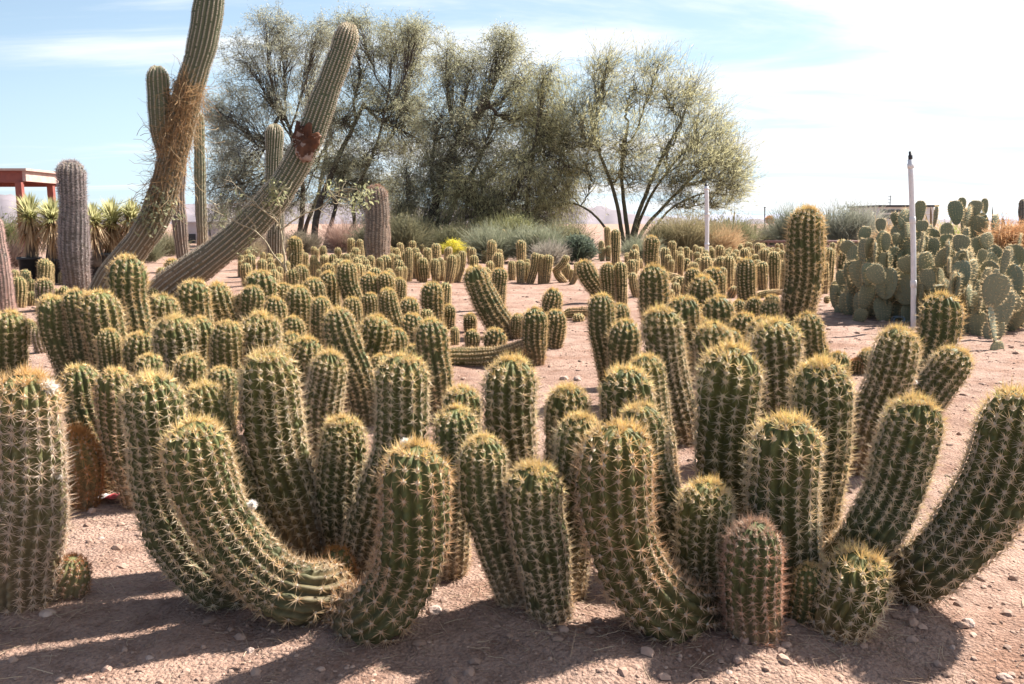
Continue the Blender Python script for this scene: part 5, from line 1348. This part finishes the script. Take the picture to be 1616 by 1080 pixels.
def pot(label, x0, x1, yt, yb, mt=BLACKPOT):
    Y = gy_depth(446); c = at((x0 + x1) / 2, 446, Y); c[2] = 0
    r = wsize((x1 - x0) / 2, Y); h = at(x0, yt, Y)[2]
    m = MB(); m.lathe([(0.02, 0.004), (r * 0.78, 0.004), (r * 0.95, h * 0.9), (r * 1.06, h * 0.9), (r * 1.06, h), (r * 0.98, h), (r * 0.92, h * 0.86), (0.02, h * 0.84)], c, 28)
    tag(m.out('plant_pot', mt, loc=tuple(c)), label, 'plant pot', 'black nursery pots')
pot('dark plastic nursery pot under the yucca nearest the red shelter post', 32, 66, 406, 446)
pot('dark brown-black nursery pot right beside the dark grey hairy column', 70, 104, 408, 452)
pot('black nursery pot with a sunlit grey rim between the hairy column and the leaning saguaro', 140, 179, 399, 446)
pot('black nursery pot in shade at the foot of the vine-hung saguaro', 188, 224, 405, 446)

# fallen log, timber
Yl = 38.0
o = thing('fallen_log', 'dark fallen log lying between the tree trunks behind the far bed', 'log', tuple(at(540, 395, Yl)))
m = MB(); P = spline(np.array([at(515, 386, Yl), at(535, 384, Yl), at(562, 386, Yl), at(588, 384, Yl)]), 24)[0]; P[:, 2] = np.clip(P[:, 2], 0.15, 0.4); m.tube(P, 0.22 + 0.05 * np.sin(np.arange(24) * 1.3), 9)
m.out('trunk', DARKWOOD, o)
m = MB(); m.tube([P[8], P[8] + (0.3, -0.2, 0.5), P[8] + (0.5, -0.3, 0.8)], [0.08, 0.06, 0.02], 6); m.out('branch', DARKWOOD, o)

# ------------------------------------------------------------------ stones, pebbles, litter on the soil
rng = np.random.default_rng(90)
for x, y, s, lab in ((75, 978, 26, 'pale tan stone in the sun in front of the pale column with whitish spines'), (1527, 986, 24, 'reddish stone on the sunlit soil below the outermost thick arm'), (1503, 1020, 14, 'dark stone at the edge of the shadow below the outermost thick arm'), (1586, 1065, 26, 'pinkish stone in the corner of the sunlit soil'), (1440, 975, 20, 'orange-brown stone touching the outermost thick arm'), (686, 972, 26, 'pale squarish stone in the shadow between two front clumps'), (890, 600, 14, 'rusty clod on the pale sand behind the lone middle pair'), (912, 602, 16, 'bigger rusty clod beside the other on the pale sand'), (865, 480, 13, 'pale stone lying on the far clearing'), (1150, 1062, 14, 'small grey stone at the foot of the front stub'), (395, 1030, 18, 'brown clod in the shadow in front of the lying stem'), (236, 1035, 14, 'pale pebble-like stone in the sunlit strip'), (1430, 800, 12, 'pinkish stone between the leaning arms'), (1595, 700, 12, 'tan stone at the frame edge beyond the outermost arm'), (160, 850, 12, 'tan stone in the sun below the red litter')):
    c = ground(x, y); c[2] = float(ground_z(c[0], c[1])) - 0.004
    tag(rock_mesh('stone', c, wsize(s / 2, c[1]), rng, ROCK), lab, 'stone', 'loose stones on the soil')
def pebbles():
    rng = np.random.default_rng(91)
    n = 34000
    Yp = np.exp(rng.uniform(math.log(1.5), math.log(15), n)); Xp = rng.uniform(-1, 1, n) * (0.75 * Yp + 0.4)
    keep = fbm(Xp * 1.7, Yp * 1.7, 3) + 0.22 * rng.random(n) > -0.02
    Xp, Yp = Xp[keep], Yp[keep]; n = len(Xp)
    r = 0.0020 * np.exp(rng.exponential(0.48, n)) * (0.75 + 0.15 * Yp)
    r = np.minimum(r, 0.015 + 0.0014 * Yp)
    t5 = np.arange(5) * 2 * math.pi / 5
    base = np.concatenate(([(0, 0, 0.85)], np.stack((0.68 * np.cos(t5), 0.68 * np.sin(t5), np.full(5, 0.55)), -1), np.stack((np.cos(t5 + 0.6), np.sin(t5 + 0.6), np.full(5, -0.15)), -1)))
    F = np.array([(0, 1 + i, 1 + (i + 1) % 5) for i in range(5)] + [(1 + i, 6 + i, 1 + (i + 1) % 5) for i in range(5)] + [(1 + (i + 1) % 5, 6 + i, 6 + (i + 1) % 5) for i in range(5)])
    a = rng.uniform(0, 6.28, n); ca, sa = np.cos(a), np.sin(a)
    B = base[None] * rng.uniform(0.78, 1.2, (n, 11, 3)) * np.stack((rng.uniform(0.8, 1.5, n), np.ones(n), rng.uniform(0.45, 0.9, n)), -1)[:, None]
    V = np.stack((B[..., 0] * ca[:, None] - B[..., 1] * sa[:, None], B[..., 0] * sa[:, None] + B[..., 1] * ca[:, None], B[..., 2]), -1) * r[:, None, None]
    V += np.stack((Xp, Yp, ground_z(Xp, Yp) + r * 0.15), -1)[:, None]
    T = (np.arange(n)[:, None, None] * 11 + F[None]).reshape(-1, 3)
    m, nt, b = mat('pebble')
    at_ = N(nt, 'ShaderNodeAttribute', attribute_name='Col'); L(nt, at_, 'Color', b, 'Base Color'); b.inputs['Roughness'].default_value = 0.95
    C = colmix(rng, n, (0.37, 0.25, 0.195), (0.25, 0.16, 0.12), 0.22)
    tag(build('gravel', V.reshape(-1, 3), None, T, [m], attrs={'Col': np.repeat(C, 11, 0)}), kind='stuff')
pebbles()
def chaff():
    rng = np.random.default_rng(92); m = MB()
    n = 4200
    Yp = np.exp(rng.uniform(math.log(1.75), math.log(6), n)); Xp = rng.uniform(-0.8, 0.8, n) * Yp
    k_ = rng.integers(0, len(_MND), 2600); q_ = _MND[k_] + rng.normal(0, 0.13, (2600, 2))
    Xp[:2600] = q_[:, 0]; Yp[:2600] = q_[:, 1]          # most of it caught round the feet of the front plants
    P0 = np.stack((Xp, Yp, ground_z(Xp, Yp) + 0.004), -1)
    a = rng.uniform(0, 6.28, n); D = np.stack((np.cos(a), np.sin(a), np.full(n, 0.02)), -1)
    cols = colmix(rng, n, (0.56, 0.44, 0.32), (0.30, 0.21, 0.15), 0.2)
    V, Q, C = strands(P0, D, rng.uniform(0.012, 0.09, n), 0.0011, 0.16, rng, cols)
    V = V.reshape(-1, 3); V[:, 2] = np.maximum(V[:, 2], ground_z(V[:, 0], V[:, 1]) + 0.002)
    tag(build('litter', V, Q, mats=[STRAW], attrs={'Col': C}, smooth_q=False), kind='stuff')
chaff()
# scrap of red and white wrapper
c = ground(178, 797); rng = np.random.default_rng(93)
nu, nv = 12, 9
U, Vv = np.meshgrid(np.linspace(-1, 1, nu), np.linspace(-1, 1, nv), indexing='ij')
Z = 0.022 + 0.05 * np.abs(fbm(U * 2.2 + 3, Vv * 2.2 + 1, 3)) + 0.012 * (1 - U * U)
G3 = np.stack((c[0] + U * 0.075, c[1] + Vv * 0.035, Z), -1)
i = np.arange(nu - 1)[:, None] * nv; j = np.arange(nv - 1)[None, :]
Q = np.stack((i + j, i + nv + j, i + nv + j + 1, i + j + 1), -1).reshape(-1, 4)
redm = simple('red_plastic_film', (0.52, 0.07, 0.09), None, 30, 0.4); whm = simple('white_plastic_film', (0.75, 0.73, 0.72), None, 30, 0.4)
q0 = Q[:, 0] // nv
tag(build('wrapper', G3, Q, mats=[redm, whm], mq=np.where((q0 < 4) | (q0 > 9), 1, 0), loc=tuple(c)), 'crumpled scrap of red and white wrapper lying in the shade of the slim columns', 'litter')
print('stems', NST[0], 'tree leaves', n, 'faces', sum(len(o.data.polygons) for o in sc.objects if o.type == 'MESH'))
